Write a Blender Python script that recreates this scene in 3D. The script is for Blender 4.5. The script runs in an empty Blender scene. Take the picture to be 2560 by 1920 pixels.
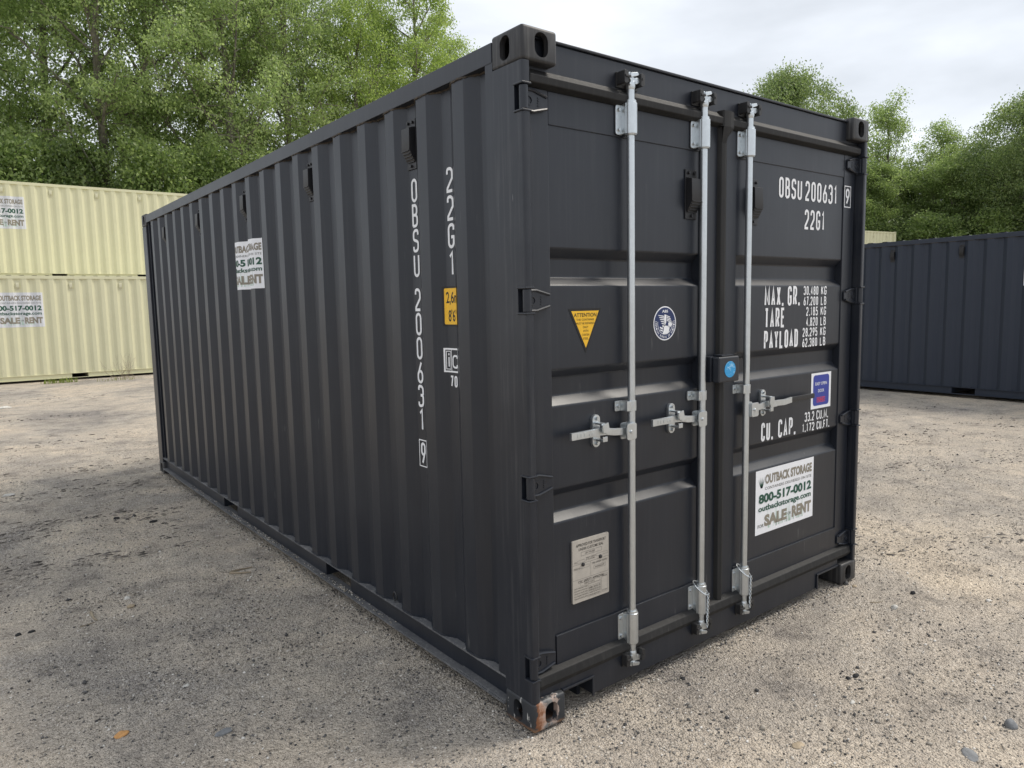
import bpy, bmesh, math, random
import numpy as np
from mathutils import Vector, Matrix
R = math.radians
rng = np.random.default_rng(7)
random.seed(7)
sc = bpy.context.scene
COL = sc.collection

# ------------------------------------------------------------------ camera, sky, sun, exposure
CAM = Vector((-1.6465, -2.0268, 1.6276)); YAW, PIT, ROL, FPX = .6601, -.1076, -.0206, 1820.4
fwd = Vector((math.sin(YAW) * math.cos(PIT), math.cos(YAW) * math.cos(PIT), math.sin(PIT)))
rgt = Vector((math.cos(YAW), -math.sin(YAW), 0)); upv = rgt.cross(fwd)
r2 = math.cos(ROL) * rgt + math.sin(ROL) * upv
u2 = -math.sin(ROL) * rgt + math.cos(ROL) * upv
cd = bpy.data.cameras.new('camera'); cam = bpy.data.objects.new('camera', cd); COL.objects.link(cam)
mw = Matrix.Identity(4)
for i in range(3):
    mw[i][0], mw[i][1], mw[i][2], mw[i][3] = r2[i], u2[i], -fwd[i], CAM[i]
cam.matrix_world = mw
cd.sensor_width = 36; cd.lens = FPX / 2560 * 36; cd.clip_start = .05; cd.clip_end = 2000
sc.camera = cam
sc.view_settings.view_transform = 'Standard'; sc.view_settings.look = 'None'
sc.view_settings.exposure = 0.8; sc.view_settings.gamma = 1

SUN_AZ = Vector((1, -.33, 0)).normalized(); SUN_EL = R(52)
sdir = SUN_AZ * math.cos(SUN_EL) + Vector((0, 0, math.sin(SUN_EL)))
sl = bpy.data.lights.new('sun', 'SUN'); sl.energy = 1.5; sl.angle = R(18); sl.color = (1, .93, .83)
so = bpy.data.objects.new('sun', sl); COL.objects.link(so)
so.rotation_euler = (-sdir).to_track_quat('-Z', 'Y').to_euler(); so.location = (20, -2, 25)

w = bpy.data.worlds.new('World'); sc.world = w; w.use_nodes = True
nt = w.node_tree; nt.nodes.clear()
def N(t, ty, **k):
    n = t.nodes.new(ty)
    for a, b in k.items(): setattr(n, a, b)
    return n
wo = N(nt, 'ShaderNodeOutputWorld'); bg = N(nt, 'ShaderNodeBackground')
sky = N(nt, 'ShaderNodeTexSky', sky_type='NISHITA', sun_disc=False, sun_elevation=SUN_EL,
        sun_rotation=math.atan2(SUN_AZ.x, SUN_AZ.y))
tc = N(nt, 'ShaderNodeTexCoord'); mp = N(nt, 'ShaderNodeMapping')
mp.inputs['Scale'].default_value = (1.0, 1.6, 4.2); mp.inputs['Rotation'].default_value = (R(8), R(14), R(30))
nz = N(nt, 'ShaderNodeTexNoise'); nz.inputs['Scale'].default_value = 1.5; nz.inputs['Detail'].default_value = 7
nz.inputs['Roughness'].default_value = .5
cr = N(nt, 'ShaderNodeValToRGB')
cr.color_ramp.elements[0].position = .34; cr.color_ramp.elements[0].color = (4.0, 4.22, 4.5, 1)
cr.color_ramp.elements[1].position = .62; cr.color_ramp.elements[1].color = (6.3, 6.55, 6.95, 1)
mx = N(nt, 'ShaderNodeMix', data_type='RGBA'); mx.inputs[0].default_value = .93
nt.links.new(tc.outputs['Generated'], mp.inputs[0]); nt.links.new(mp.outputs[0], nz.inputs['Vector'])
nt.links.new(nz.outputs[0], cr.inputs[0]); nt.links.new(sky.outputs[0], mx.inputs[6]); nt.links.new(cr.outputs[0], mx.inputs[7])
nt.links.new(mx.outputs[2], bg.inputs[0]); bg.inputs[1].default_value = .1
nt.links.new(bg.outputs[0], wo.inputs[0])

# ------------------------------------------------------------------ materials
def newmat(name):
    m = bpy.data.materials.new(name); m.use_nodes = True
    t = m.node_tree; return m, t, t.nodes['Principled BSDF']
def L(t, a, b): t.links.new(a, b)
def ramp(t, src, *stops):
    r = N(t, 'ShaderNodeValToRGB'); e = r.color_ramp.elements
    while len(e) < len(stops): e.new(.5)
    for i, (p, c) in enumerate(stops):
        e[i].position = p; e[i].color = (*c, 1) if len(c) == 3 else c
    L(t, src, r.inputs[0]); return r.outputs[0]
def noise(t, scale, detail=4, rough=.55, vec=None, stretch=None, dist=0):
    n = N(t, 'ShaderNodeTexNoise'); n.inputs['Scale'].default_value = scale
    n.inputs['Detail'].default_value = detail; n.inputs['Roughness'].default_value = rough
    n.inputs['Distortion'].default_value = dist
    c = N(t, 'ShaderNodeTexCoord'); v = c.outputs['Object']
    if stretch:
        m = N(t, 'ShaderNodeMapping'); m.inputs['Scale'].default_value = stretch; L(t, v, m.inputs[0]); v = m.outputs[0]
    L(t, vec or v, n.inputs['Vector']); return n.outputs[0]
def mixc(t, fac, a, b):
    m = N(t, 'ShaderNodeMix', data_type='RGBA')
    if isinstance(fac, float): m.inputs[0].default_value = fac
    else: L(t, fac, m.inputs[0])
    for s, i in ((a, 6), (b, 7)):
        if isinstance(s, tuple): m.inputs[i].default_value = (*s, 1)
        else: L(t, s, m.inputs[i])
    return m.outputs[2]
def bump(t, b, h, strength, dist):
    n = N(t, 'ShaderNodeBump'); n.inputs['Strength'].default_value = strength; n.inputs['Distance'].default_value = dist
    L(t, h, n.inputs['Height']); L(t, n.outputs[0], b.inputs['Normal']); return n

def paint(name, col, dust, dustamt, rough=.42, streak=True, spec=.5):
    m, t, b = newmat(name)
    st = noise(t, 6, 5, .6, stretch=(9, 9, .35))
    blot = noise(t, 2.2, 5, .6)
    f1 = ramp(t, st, (.5, (0, 0, 0)), (.78, (dustamt,) * 3))
    f2 = ramp(t, blot, (.45, (0, 0, 0)), (.8, (dustamt * .7,) * 3))
    ad = N(t, 'ShaderNodeMath', operation='ADD'); L(t, f1, ad.inputs[0]); L(t, f2, ad.inputs[1])
    scr = noise(t, 60, 2, .5, stretch=(1, 1, .12))
    f3 = ramp(t, scr, (.69, (0, 0, 0)), (.73, (min(1, dustamt * 5),) * 3))
    gsc = ramp(t, noise(t, 1.7, 3, .5), (.56, (0, 0, 0)), (.66, (1, 1, 1)))
    gm = N(t, 'ShaderNodeMath', operation='MULTIPLY'); L(t, f3, gm.inputs[0]); L(t, gsc, gm.inputs[1]); f3 = gm.outputs[0]
    a2 = N(t, 'ShaderNodeMath', operation='ADD'); L(t, ad.outputs[0], a2.inputs[0]); L(t, f3, a2.inputs[1])
    c = mixc(t, a2.outputs[0], col, dust); L(t, c, b.inputs['Base Color'])
    rr = N(t, 'ShaderNodeMapRange'); rr.inputs[3].default_value = rough - .07; rr.inputs[4].default_value = rough + .12
    L(t, blot, rr.inputs[0]); L(t, rr.outputs[0], b.inputs['Roughness'])
    b.inputs['Specular IOR Level'].default_value = spec
    bump(t, b, noise(t, 2.6, 3, .45), .22, .02)
    return m
MAT = {}
MAT['black'] = paint('charcoal_paint', (.0120, .0152, .0232), (.21, .21, .205), .05, rough=.35)
MAT['post'] = paint('scuffed_charcoal_paint', (.0120, .0152, .0232), (.30, .30, .30), .11, rough=.36)
MAT['navy'] = paint('dark_slate_paint', (.015, .0225, .040), (.16, .16, .16), .04, rough=.5)
MAT['cream'] = paint('cream_paint', (.66, .64, .43), (.50, .46, .31), .24, rough=.55)
MAT['plastic'] = paint('black_plastic', (.012, .012, .014), (.1, .1, .1), .08, rough=.4)
MAT['creamplastic'] = paint('cream_plastic', (.66, .64, .46), (.5, .46, .33), .2, rough=.5)
MAT['rubber'] = paint('rubber_gasket', (.014, .014, .0145), (.20, .195, .185), .10, rough=.58, spec=.3)
MAT['dark'] = paint('keeper_iron', (.015, .015, .016), (.2, .2, .2), .15, rough=.45)

def metal(name, col, rough, met):
    m, t, b = newmat(name)
    v = N(t, 'ShaderNodeTexVoronoi'); v.inputs['Scale'].default_value = 70
    c = N(t, 'ShaderNodeTexCoord'); L(t, c.outputs['Object'], v.inputs['Vector'])
    f = ramp(t, v.outputs['Color'], (.2, (.95,) * 3), (.8, (1,) * 3))
    n = noise(t, 25, 4, .6, stretch=(1, 1, .3))
    g = ramp(t, n, (.3, (.93,) * 3), (.7, (1.03,) * 3))
    mm = N(t, 'ShaderNodeMix', data_type='RGBA', blend_type='MULTIPLY'); mm.inputs[0].default_value = 1
    L(t, f, mm.inputs[6]); L(t, g, mm.inputs[7])
    m2 = N(t, 'ShaderNodeMix', data_type='RGBA', blend_type='MULTIPLY'); m2.inputs[0].default_value = 1
    L(t, mm.outputs[2], m2.inputs[6]); m2.inputs[7].default_value = (*col, 1)
    L(t, m2.outputs[2], b.inputs['Base Color']); b.inputs['Metallic'].default_value = met
    rr = N(t, 'ShaderNodeMapRange'); rr.inputs[3].default_value = rough - .05; rr.inputs[4].default_value = rough + .07
    L(t, n, rr.inputs[0]); L(t, rr.outputs[0], b.inputs['Roughness'])
    return m
MAT['zinc'] = metal('galvanised_steel', (.64, .675, .695), .34, .92)
MAT['plate'] = metal('aluminium_plate', (.52, .485, .435), .5, .3)
def flat(name, col, rough=.5, spec=.4, var=.06):
    m, t, b = newmat(name)
    n = noise(t, 9, 4, .6)
    c = ramp(t, n, (.3, tuple(x * (1 - var) for x in col)), (.7, tuple(min(1, x * (1 + var)) for x in col)))
    L(t, c, b.inputs['Base Color']); b.inputs['Roughness'].default_value = rough
    b.inputs['Specular IOR Level'].default_value = spec
    return m
MAT['white'] = flat('white_lettering', (.82, .83, .85), .5)
MAT['vinyl'] = flat('white_vinyl', (.84, .85, .88), .45, .4, .03)
MAT['oldvinyl'] = flat('pale_vinyl', (.66, .67, .70), .5, .4, .05)
MAT['green'] = flat('dark_green_print', (.018, .085, .055))
MAT['taupe'] = flat('taupe_print', (.26, .235, .19))
MAT['greyp'] = flat('grey_print', (.15, .15, .14))
MAT['grass_print'] = flat('pale_green_print', (.52, .70, .58))
MAT['yellow'] = flat('yellow_vinyl', (.86, .50, .03), .4)
MAT['blackp'] = flat('black_print', (.012, .012, .012), .45)
MAT['navyp'] = flat('navy_print', (.014, .03, .11), .4)
MAT['bluep'] = flat('blue_print', (.03, .05, .32), .4)
MAT['redp'] = flat('red_print', (.75, .05, .05), .4)
MAT['inkp'] = flat('plate_ink', (.05, .045, .04), .5)
MAT['wood'] = flat('dry_wood', (.30, .25, .18), .8, .2, .3)
def stone_mat(name, col):
    m, t, b = newmat(name)
    n = noise(t, 30, 5, .65)
    c = ramp(t, n, (.3, tuple(x * .7 for x in col)), (.7, tuple(min(1, x * 1.2) for x in col)))
    L(t, c, b.inputs['Base Color']); b.inputs['Roughness'].default_value = .85; b.inputs['Specular IOR Level'].default_value = .25
    bump(t, b, noise(t, 90, 4, .6), .4, .004); return m
for k, c in dict(sgrey=(.22, .225, .23), swhite=(.62, .60, .55), sdark=(.035, .035, .036), sorange=(.62, .33, .13), stan=(.42, .34, .24)).items():
    MAT[k] = stone_mat('stone_' + k[1:], c)

# blue crumpled sticker
m, t, b = newmat('blue_crumpled_film'); b.inputs['Base Color'].default_value = (.02, .30, .62, 1); b.inputs['Roughness'].default_value = .28
cn = noise(t, 40, 3, .6, stretch=(.6, 1, 1.4), dist=1.2)
L(t, ramp(t, cn, (.56, (.02, .30, .62)), (.66, (.35, .62, .82))), b.inputs['Base Color']); bump(t, b, cn, .6, .004); MAT['bluefilm'] = m

# worn corner casting: rust, primer and bare steel on the rubbed front face, white chips on the side
m, t, b = newmat('worn_charcoal_casting')
n1 = noise(t, 22, 6, .65); n2 = noise(t, 9, 5, .6); n3 = noise(t, 40, 5, .6, stretch=(1, 1, .35))
tcw = N(t, 'ShaderNodeTexCoord'); sx = N(t, 'ShaderNodeSeparateXYZ'); L(t, tcw.outputs['Object'], sx.inputs[0])
def mth(op, a_, b_):
    n = N(t, 'ShaderNodeMath', operation=op)
    for q_, i_ in ((a_, 0), (b_, 1)):
        if isinstance(q_, (int, float)): n.inputs[i_].default_value = q_
        else: L(t, q_, n.inputs[i_])
    return n.outputs[0]
wob = mth('MULTIPLY', mth('SUBTRACT', n1, .5), .13)
xx = mth('ADD', sx.outputs[0], wob); yy = mth('ADD', sx.outputs[1], wob)
front = ramp(t, yy, (0.020, (1, 1, 1)), (.026, (0, 0, 0)))
inx = ramp(t, xx, (.012, (0, 0, 0)), (.016, (1, 1, 1)), (.112, (1, 1, 1)), (.120, (0, 0, 0)))
fw = mth('MULTIPLY', front, inx)
steel = ramp(t, n3, (.3, (.10, .10, .105)), (.7, (.24, .235, .22)))
band = ramp(t, xx, (.030, (.33, .11, .02)), (.042, (.50, .27, .19)), (.056, (.55, .42, .36)), (.066, (0, 0, 0)))
bf = ramp(t, xx, (.054, (1, 1, 1)), (.064, (0, 0, 0)), (.096, (0, 0, 0)), (.104, (.8, .8, .8)))
pink = mixc(t, bf, steel, ramp(t, xx, (.026, (.20, .075, .03)), (.040, (.36, .20, .13)), (.054, (.42, .32, .27))))
chip = ramp(t, n3, (.635, (0, 0, 0)), (.66, (1, 1, 1)))
low = mth('ADD', sx.outputs[2], mth('MULTIPLY', mth('SUBTRACT', n2, .5), .05))
base_ = mixc(t, chip, (.028, .031, .036), (.45, .44, .42))
base_ = mixc(t, ramp(t, low, (.008, (.8, .8, .8)), (.020, (0, 0, 0))), base_, (.24, .13, .07))
L(t, mixc(t, fw, base_, pink), b.inputs['Base Color']); b.inputs['Roughness'].default_value = .55
bump(t, b, n1, .5, .004); MAT['worn'] = m
MAT['rail'] = paint('dusty_charcoal_rail', (.022, .024, .027), (.30, .29, .27), .36, rough=.6)
MAT['dustflange'] = paint('dusty_flange', (.085, .088, .095), (.32, .31, .30), .5, rough=.7)
MAT['casting'] = paint('casting_paint', (.022, .022, .024), (.35, .34, .32), .22, rough=.5)
m, t, b = newmat('weld_dirt'); L(t, ramp(t, noise(t, 50, 4, .6), (.35, (.02, .018, .016)), (.7, (.10, .075, .05))), b.inputs['Base Color'])
b.inputs['Roughness'].default_value = .8; bump(t, b, noise(t, 120, 3, .6), .8, .004); MAT['weld'] = m

# ------------------------------------------------------------------ mesh helpers
class MB:
    def __init__(s): s.v = []; s.f = []
    def add(s, vs, fs):
        o = len(s.v); s.v += [tuple(v) for v in vs]; s.f += [tuple(i + o for i in f) for f in fs]; return s
    def box(s, x0, x1, y0, y1, z0, z1):
        return s.add([(x0, y0, z0), (x1, y0, z0), (x1, y1, z0), (x0, y1, z0), (x0, y0, z1), (x1, y0, z1), (x1, y1, z1), (x0, y1, z1)],
                     [(0, 3, 2, 1), (4, 5, 6, 7), (0, 1, 5, 4), (1, 2, 6, 5), (2, 3, 7, 6), (3, 0, 4, 7)])
    def prism(s, poly, axis, a, b, caps=True, closed=True):
        n = len(poly)
        def P(p, h): return {'x': (h, p[0], p[1]), 'y': (p[0], h, p[1]), 'z': (p[0], p[1], h)}[axis]
        vs = [P(p, a) for p in poly] + [P(p, b) for p in poly]
        fs = [(i, (i + 1) % n, n + (i + 1) % n, n + i) for i in range(n if closed else n - 1)]
        if caps and closed: fs += [tuple(range(n))[::-1], tuple(range(n, 2 * n))]
        return s.add(vs, fs)
    def tube(s, pts, rad, n=8, caps=True):
        pts = [Vector(p) for p in pts]; rad = rad if hasattr(rad, '__len__') else [rad] * len(pts)
        vs = []; fs = []; up = None
        for i, p in enumerate(pts):
            d = (pts[min(i + 1, len(pts) - 1)] - pts[max(i - 1, 0)]).normalized()
            if up is None: up = Vector((0, 0, 1)) if abs(d.z) < .9 else Vector((1, 0, 0))
            a = d.cross(up).normalized(); b2 = a.cross(d).normalized(); up = b2
            for k in range(n):
                th = 2 * math.pi * k / n; vs.append(p + (a * math.cos(th) + b2 * math.sin(th)) * rad[i])
        for i in range(len(pts) - 1):
            for k in range(n): fs.append((i * n + k, i * n + (k + 1) % n, (i + 1) * n + (k + 1) % n, (i + 1) * n + k))
        if caps: fs += [tuple(range(n))[::-1], tuple(range((len(pts) - 1) * n, len(pts) * n))]
        return s.add(vs, fs)
    def mesh(s, name, bevel=0, smooth=35, seg=2):
        me = bpy.data.meshes.new(name); me.from_pydata(s.v, [], s.f)
        bm = bmesh.new(); bm.from_mesh(me); bmesh.ops.recalc_face_normals(bm, faces=bm.faces)
        if bevel:
            es = [e for e in bm.edges if len(e.link_faces) == 2 and e.calc_face_angle(0) > R(40)]
            bmesh.ops.bevel(bm, geom=es, offset=bevel, segments=seg, profile=.5, affect='EDGES', clamp_overlap=True)
        bm.to_mesh(me); bm.free()
        if smooth:
            me.shade_smooth(); me.set_sharp_from_angle(angle=R(smooth))
        return me
    def obj(s, name, mat, parent=None, bevel=0, smooth=35, seg=2): return link(name, s.mesh(name, bevel, smooth, seg), mat, parent, bool(smooth))
def link(name, me, mat, parent=None, wn=False):
    o = bpy.data.objects.new(name, me); COL.objects.link(o)
    if wn: o.modifiers.new('flat_normals', 'WEIGHTED_NORMAL').keep_sharp = True
    if mat is not None and not me.materials: me.materials.append(MAT[mat] if isinstance(mat, str) else mat)
    if parent is not None: o.parent = parent
    return o
def empty(name, loc=(0, 0, 0), rz=0):
    o = bpy.data.objects.new(name, None); COL.objects.link(o); o.location = loc; o.rotation_euler = (0, 0, rz); o.empty_display_size = .3; return o
def tag(o, label=None, cat=None, group=None, kind=None):
    for k, v in (('label', label), ('category', cat), ('group', group), ('kind', kind)):
        if v: o[k] = v
    return o
def copy_tree(o, parent=None, remap=None, keep=None):
    c = o.copy(); COL.objects.link(c); c.parent = parent
    if remap and o.type == 'MESH':
        for s in c.material_slots:
            if s.material and s.material.name in remap:
                mt = remap[s.material.name]; s.link = 'OBJECT'; s.material = mt
    for ch in [x for x in o.children]:
        if keep is None or keep(ch): copy_tree(ch, c, remap, keep)
    return c
def fillet(poly, rad, closed=False, n=5):
    out = []; m = len(poly)
    for i, p in enumerate(poly):
        r = rad[i] if hasattr(rad, '__len__') else rad
        if r <= 0 or (not closed and i in (0, m - 1)): out.append((p[0], p[1])); continue
        a = Vector(poly[i - 1][:2]); b = Vector(p[:2]); c = Vector(poly[(i + 1) % m][:2])
        d1 = a - b; d2 = c - b; l1, l2 = d1.length, d2.length
        if l1 < 1e-9 or l2 < 1e-9: continue
        d1 /= l1; d2 /= l2; ang = math.acos(max(-1, min(1, d1.dot(d2))))
        if ang > math.pi - .02: out.append((b.x, b.y)); continue
        tl = min(r / math.tan(ang / 2), l1 * .499, l2 * .499); r = tl * math.tan(ang / 2)
        cen = b + (d1 + d2).normalized() * (r / math.sin(ang / 2))
        s = b + d1 * tl - cen; e = b + d2 * tl - cen
        a0 = math.atan2(s.y, s.x); da = math.atan2(e.y, e.x) - a0
        while da > math.pi: da -= 2 * math.pi
        while da < -math.pi: da += 2 * math.pi
        for k in range(n + 1):
            th = a0 + da * k / n; out.append((cen.x + r * math.cos(th), cen.y + r * math.sin(th)))
    return out

# ------------------------------------------------------------------ lettering: a narrow stencil alphabet drawn as strokes, and plain type
Q = .5
GL = {
 '0': [([(0, 0, Q), (1, 0, Q), (1, 1, Q), (0, 1, Q)], 1)],
 'B': [([(0, 0), (0, 1), (.92, 1, Q), (.92, .53, Q), (0, .53)], 0), ([(0, .53), (1, .53, Q), (1, 0, Q), (0, 0)], 0)],
 'S': [([(1, .78), (1, 1, Q), (0, 1, Q), (0, .56, .3), (1, .44, .3), (1, 0, Q), (0, 0, Q), (0, .22)], 0)],
 'U': [([(0, 1), (0, 0, Q), (1, 0, Q), (1, 1)], 0)],
 '2': [([(0, .76), (0, 1, Q), (1, 1, Q), (1, .56, .3), (0, .12, .1), (0, 0), (1, 0)], 0)],
 '6': [([(.78, 1), (.02, .40, .3), (.0, .3)], 0), ([(0, 0, Q), (1, 0, Q), (1, .56, Q), (0, .56, Q)], 1)],
 '9': [([(.22, 0), (.98, .60, .3), (1, .7)], 0), ([(0, .44, Q), (1, .44, Q), (1, 1, Q), (0, 1, Q)], 1)],
 '3': [([(0, .8), (0, 1, Q), (1, 1, Q), (1, .54, .3), (.4, .54)], 0), ([(.4, .54), (1, .54, .3), (1, 0, Q), (0, 0, Q), (0, .2)], 0)],
 '1': [([(.15, .82), (.6, 1), (.6, 0)], 0)],
 'G': [([(1, .76), (1, 1, Q), (0, 1, Q), (0, 0, Q), (1, 0, Q), (1, .45), (.5, .45)], 0)],
 '8': [([(.05, .54, Q), (.95, .54, Q), (.95, 1, Q), (.05, 1, Q)], 1), ([(0, 0, Q), (1, 0, Q), (1, .54, Q), (0, .54, Q)], 1)],
 '4': [([(.75, 0), (.75, 1), (0, .27)], 0), ([(0, .27), (1, .27)], 0)],
 '5': [([(.95, 1), (.08, 1), (.05, .56), (1, .6, Q), (1, 0, Q), (0, 0, Q), (0, .2)], 0)],
 '7': [([(0, 1), (1, 1), (.4, 0)], 0)],
 'M': [([(0, 0), (0, 1), (.5, .2), (1, 1), (1, 0)], 0)], 'A': [([(0, 0), (.5, 1), (1, 0)], 0), ([(.18, .3), (.82, .3)], 0)],
 'X': [([(0, 0), (1, 1)], 0), ([(0, 1), (1, 0)], 0)], 'R': [([(0, 0), (0, 1), (1, 1, Q), (1, .48, Q), (0, .48)], 0), ([(.5, .48), (1, 0)], 0)],
 'P': [([(0, 0), (0, 1), (1, 1, Q), (1, .46, Q), (0, .46)], 0)], 'T': [([(0, 1), (1, 1)], 0), ([(.5, 1), (.5, 0)], 0)],
 'E': [([(1, 1), (0, 1), (0, 0), (1, 0)], 0), ([(0, .53), (.85, .53)], 0)], 'F': [([(1, 1), (0, 1), (0, 0)], 0), ([(0, .53), (.85, .53)], 0)],
 'Y': [([(0, 1), (.5, .45), (1, 1)], 0), ([(.5, .45), (.5, 0)], 0)], 'L': [([(0, 1), (0, 0), (1, 0)], 0)],
 'D': [([(0, 0), (1, 0, Q), (1, 1, Q), (0, 1)], 1)], 'K': [([(0, 0), (0, 1)], 0), ([(1, 1), (0, .4)], 0), ([(.35, .6), (1, 0)], 0)],
 'C': [([(1, .76), (1, 1, Q), (0, 1, Q), (0, 0, Q), (1, 0, Q), (1, .24)], 0)],
}
GL['O'] = GL['0']
def ribbon(pts, h, closed):
    P = [Vector(p) for p in pts]; Pn = []
    for p in P:
        if not Pn or (p - Pn[-1]).length > 1e-6: Pn.append(p)
    P = Pn
    if closed and (P[0] - P[-1]).length < 1e-6: P.pop()
    n = len(P); vs = []; fs = []
    for i in range(n):
        if closed: a, b = P[i - 1], P[(i + 1) % n]
        else: a, b = P[max(i - 1, 0)], P[min(i + 1, n - 1)]
        d1 = (P[i] - a); d2 = (b - P[i])
        if d1.length < 1e-9: d1 = d2
        if d2.length < 1e-9: d2 = d1
        d1 = d1.normalized(); d2 = d2.normalized(); n1 = Vector((-d1.y, d1.x)); n2 = Vector((-d2.y, d2.x))
        mt = (n1 + n2)
        mt = mt.normalized() if mt.length > 1e-6 else n1
        k = min(1 / max(mt.dot(n1), .35), 1.6)
        vs += [P[i] + mt * h * k, P[i] - mt * h * k]
    for i in range(n if closed else n - 1):
        j = (i + 1) % n; fs.append((2 * i, 2 * i + 1, 2 * j + 1, 2 * j))
    return [(v.x, v.y) for v in vs], fs
def stroke_text(s, x0, x1, z0, z1, sw=None, gap=.36):
    """fit string s into the rectangle; returns 2D verts, faces"""
    H = z1 - z0; sw = sw or H * .13; adv = []
    for ch in s:
        adv.append(dict({' ': .75, '.': .30, ',': .3, '1': .75, 'M': 1.3}).get(ch, 1.0))
    tot = sum(adv) + gap * (len(s) - 1); u = (x1 - x0) / tot; x = x0; V = []; F = []
    for ch, a in zip(s, adv):
        cw = a * u
        if ch in '.,':
            o = len(V); V += [(x, z0), (x + sw * 1.05, z0), (x + sw * 1.05, z0 + sw * 1.1), (x, z0 + sw * 1.1)]; F.append((o, o + 1, o + 2, o + 3))
        elif ch != ' ':
            h = sw / 2; lay = 0.
            for path, cl in GL[ch]:
                pts = [(x + h + p[0] * (cw - sw), z0 + h + p[1] * (H - sw)) for p in path]
                rad = [(p[2] if len(p) > 2 else 0) * (cw - sw) for p in path]
                v, f = ribbon(fillet(pts, rad, cl, 4), h, cl); o = len(V); V += [(q[0], q[1], lay) for q in v]; lay += .0003; F += [tuple(i + o for i in q) for q in f]
        x += cw + gap * u
    return V, F
_tc = {}
def type_text(s, x0, x1, z0, z1, bold=0, shear=0):
    key = (s, bold)
    if key not in _tc:
        cu = bpy.data.curves.new('lettering', 'FONT'); cu.body = s; cu.offset = bold; cu.resolution_u = 3
        ob = bpy.data.objects.new('lettering', cu); COL.objects.link(ob)
        dg = bpy.context.evaluated_depsgraph_get(); me = bpy.data.meshes.new_from_object(ob.evaluated_get(dg))
        V = [(v.co.x, v.co.y) for v in me.vertices]; F = [tuple(p.vertices) for p in me.polygons]
        bpy.data.objects.remove(ob); bpy.data.curves.remove(cu); bpy.data.meshes.remove(me); _tc[key] = (V, F)
    V, F = _tc[key]; a = np.array(V); lo = a.min(0); hi = a.max(0)
    u = (a - lo) / (hi - lo); return [(x0 + p[0] * (x1 - x0), z0 + p[1] * (z1 - z0)) for p in u], F
def rect(x0, x1, z0, z1): return [(x0, z0), (x1, z0), (x1, z1), (x0, z1)], [(0, 1, 2, 3)]
def frame2(x0, x1, z0, z1, t):
    return [(x0, z0), (x1, z0), (x1, z1), (x0, z1), (x0 + t, z0 + t), (x1 - t, z0 + t), (x1 - t, z1 - t), (x0 + t, z1 - t)], \
           [(0, 1, 5, 4), (1, 2, 6, 5), (2, 3, 7, 6), (3, 0, 4, 7)]
def rrect(x0, x1, z0, z1, r):
    p = fillet([(x0, z0), (x1, z0), (x1, z1), (x0, z1)], r, True, 6); return p, [tuple(range(len(p)))]
def disc(cx, cz, rx, rz, n=40):
    return [(cx + rx * math.cos(2 * math.pi * i / n), cz + rz * math.sin(2 * math.pi * i / n)) for i in range(n)], [tuple(range(n))]
def ring2(cx, cz, rx, rz, k, n=40):
    a, _ = disc(cx, cz, rx, rz, n); b, _ = disc(cx, cz, rx * k, rz * k, n)
    return a + b, [(i, (i + 1) % n, n + (i + 1) % n, n + i) for i in range(n)]
def merge(*parts):
    V = []; F = []
    for v, f in parts:
        o = len(V); V += list(v); F += [tuple(i + o for i in q) for q in f]
    return V, F
def shift(vf, dx, dz): return [(p[0] + dx, p[1] + dz) for p in vf[0]], vf[1]
def decal_front(name, vf, y, mat, parent):
    mb = MB(); mb.add([(p[0], y - (p[2] if len(p) > 2 else 0), p[1]) for p in vf[0]], vf[1]); return link(name, mb_mesh_raw(name, mb), mat, parent)
def mb_mesh_raw(name, mb):
    me = bpy.data.meshes.new(name); me.from_pydata(mb.v, [], mb.f); return me

# ------------------------------------------------------------------ shipping container
W_, L_, H_ = 2.438, 6.058, 2.591
PER, P0 = .2762, .368           # wave length of the side wall, start of its first proud flat
XO, XI = .004, .040
def side_pts():
    pts = [(.17, XI)]; y = P0
    while y < L_ - .25:
        pts += [(y - .065, XI), (y, XO), (y + .079, XO), (y + .144, XI)]; y += PER
    pts.append((L_ - .17, XI)); return pts
SP = side_pts(); SPY = np.array([p[0] for p in SP]); SPX = np.array([p[1] for p in SP])
def prof(y): return float(np.interp(y, SPY, SPX))
def decal_side(name, vf, off, mat, parent, flatx=None, rootx=None):
    """vf is in (u, z) with u = -y: drape it over the waves of the side wall"""
    me = bpy.data.meshes.new(name)
    me.from_pydata([(0, -p[0], p[1]) for p in vf[0]], [], vf[1])
    if flatx is None:
        bm = bmesh.new(); bm.from_mesh(me); ys = [v.co.y for v in bm.verts]; a, b = min(ys), max(ys)
        for yk in SPY:
            if a < yk < b:
                bmesh.ops.bisect_plane(bm, geom=bm.verts[:] + bm.edges[:] + bm.faces[:], dist=1e-6, plane_co=(0, yk, 0), plane_no=(0, 1, 0))
        for v in bm.verts: v.co.x = prof(v.co.y) - off
        bm.to_mesh(me); bm.free()
    else:
        for v, p in zip(me.vertices, vf[0]): v.co.x = flatx - off - (p[2] if len(p) > 2 else 0)
    return link(name, me, mat, parent)

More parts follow.
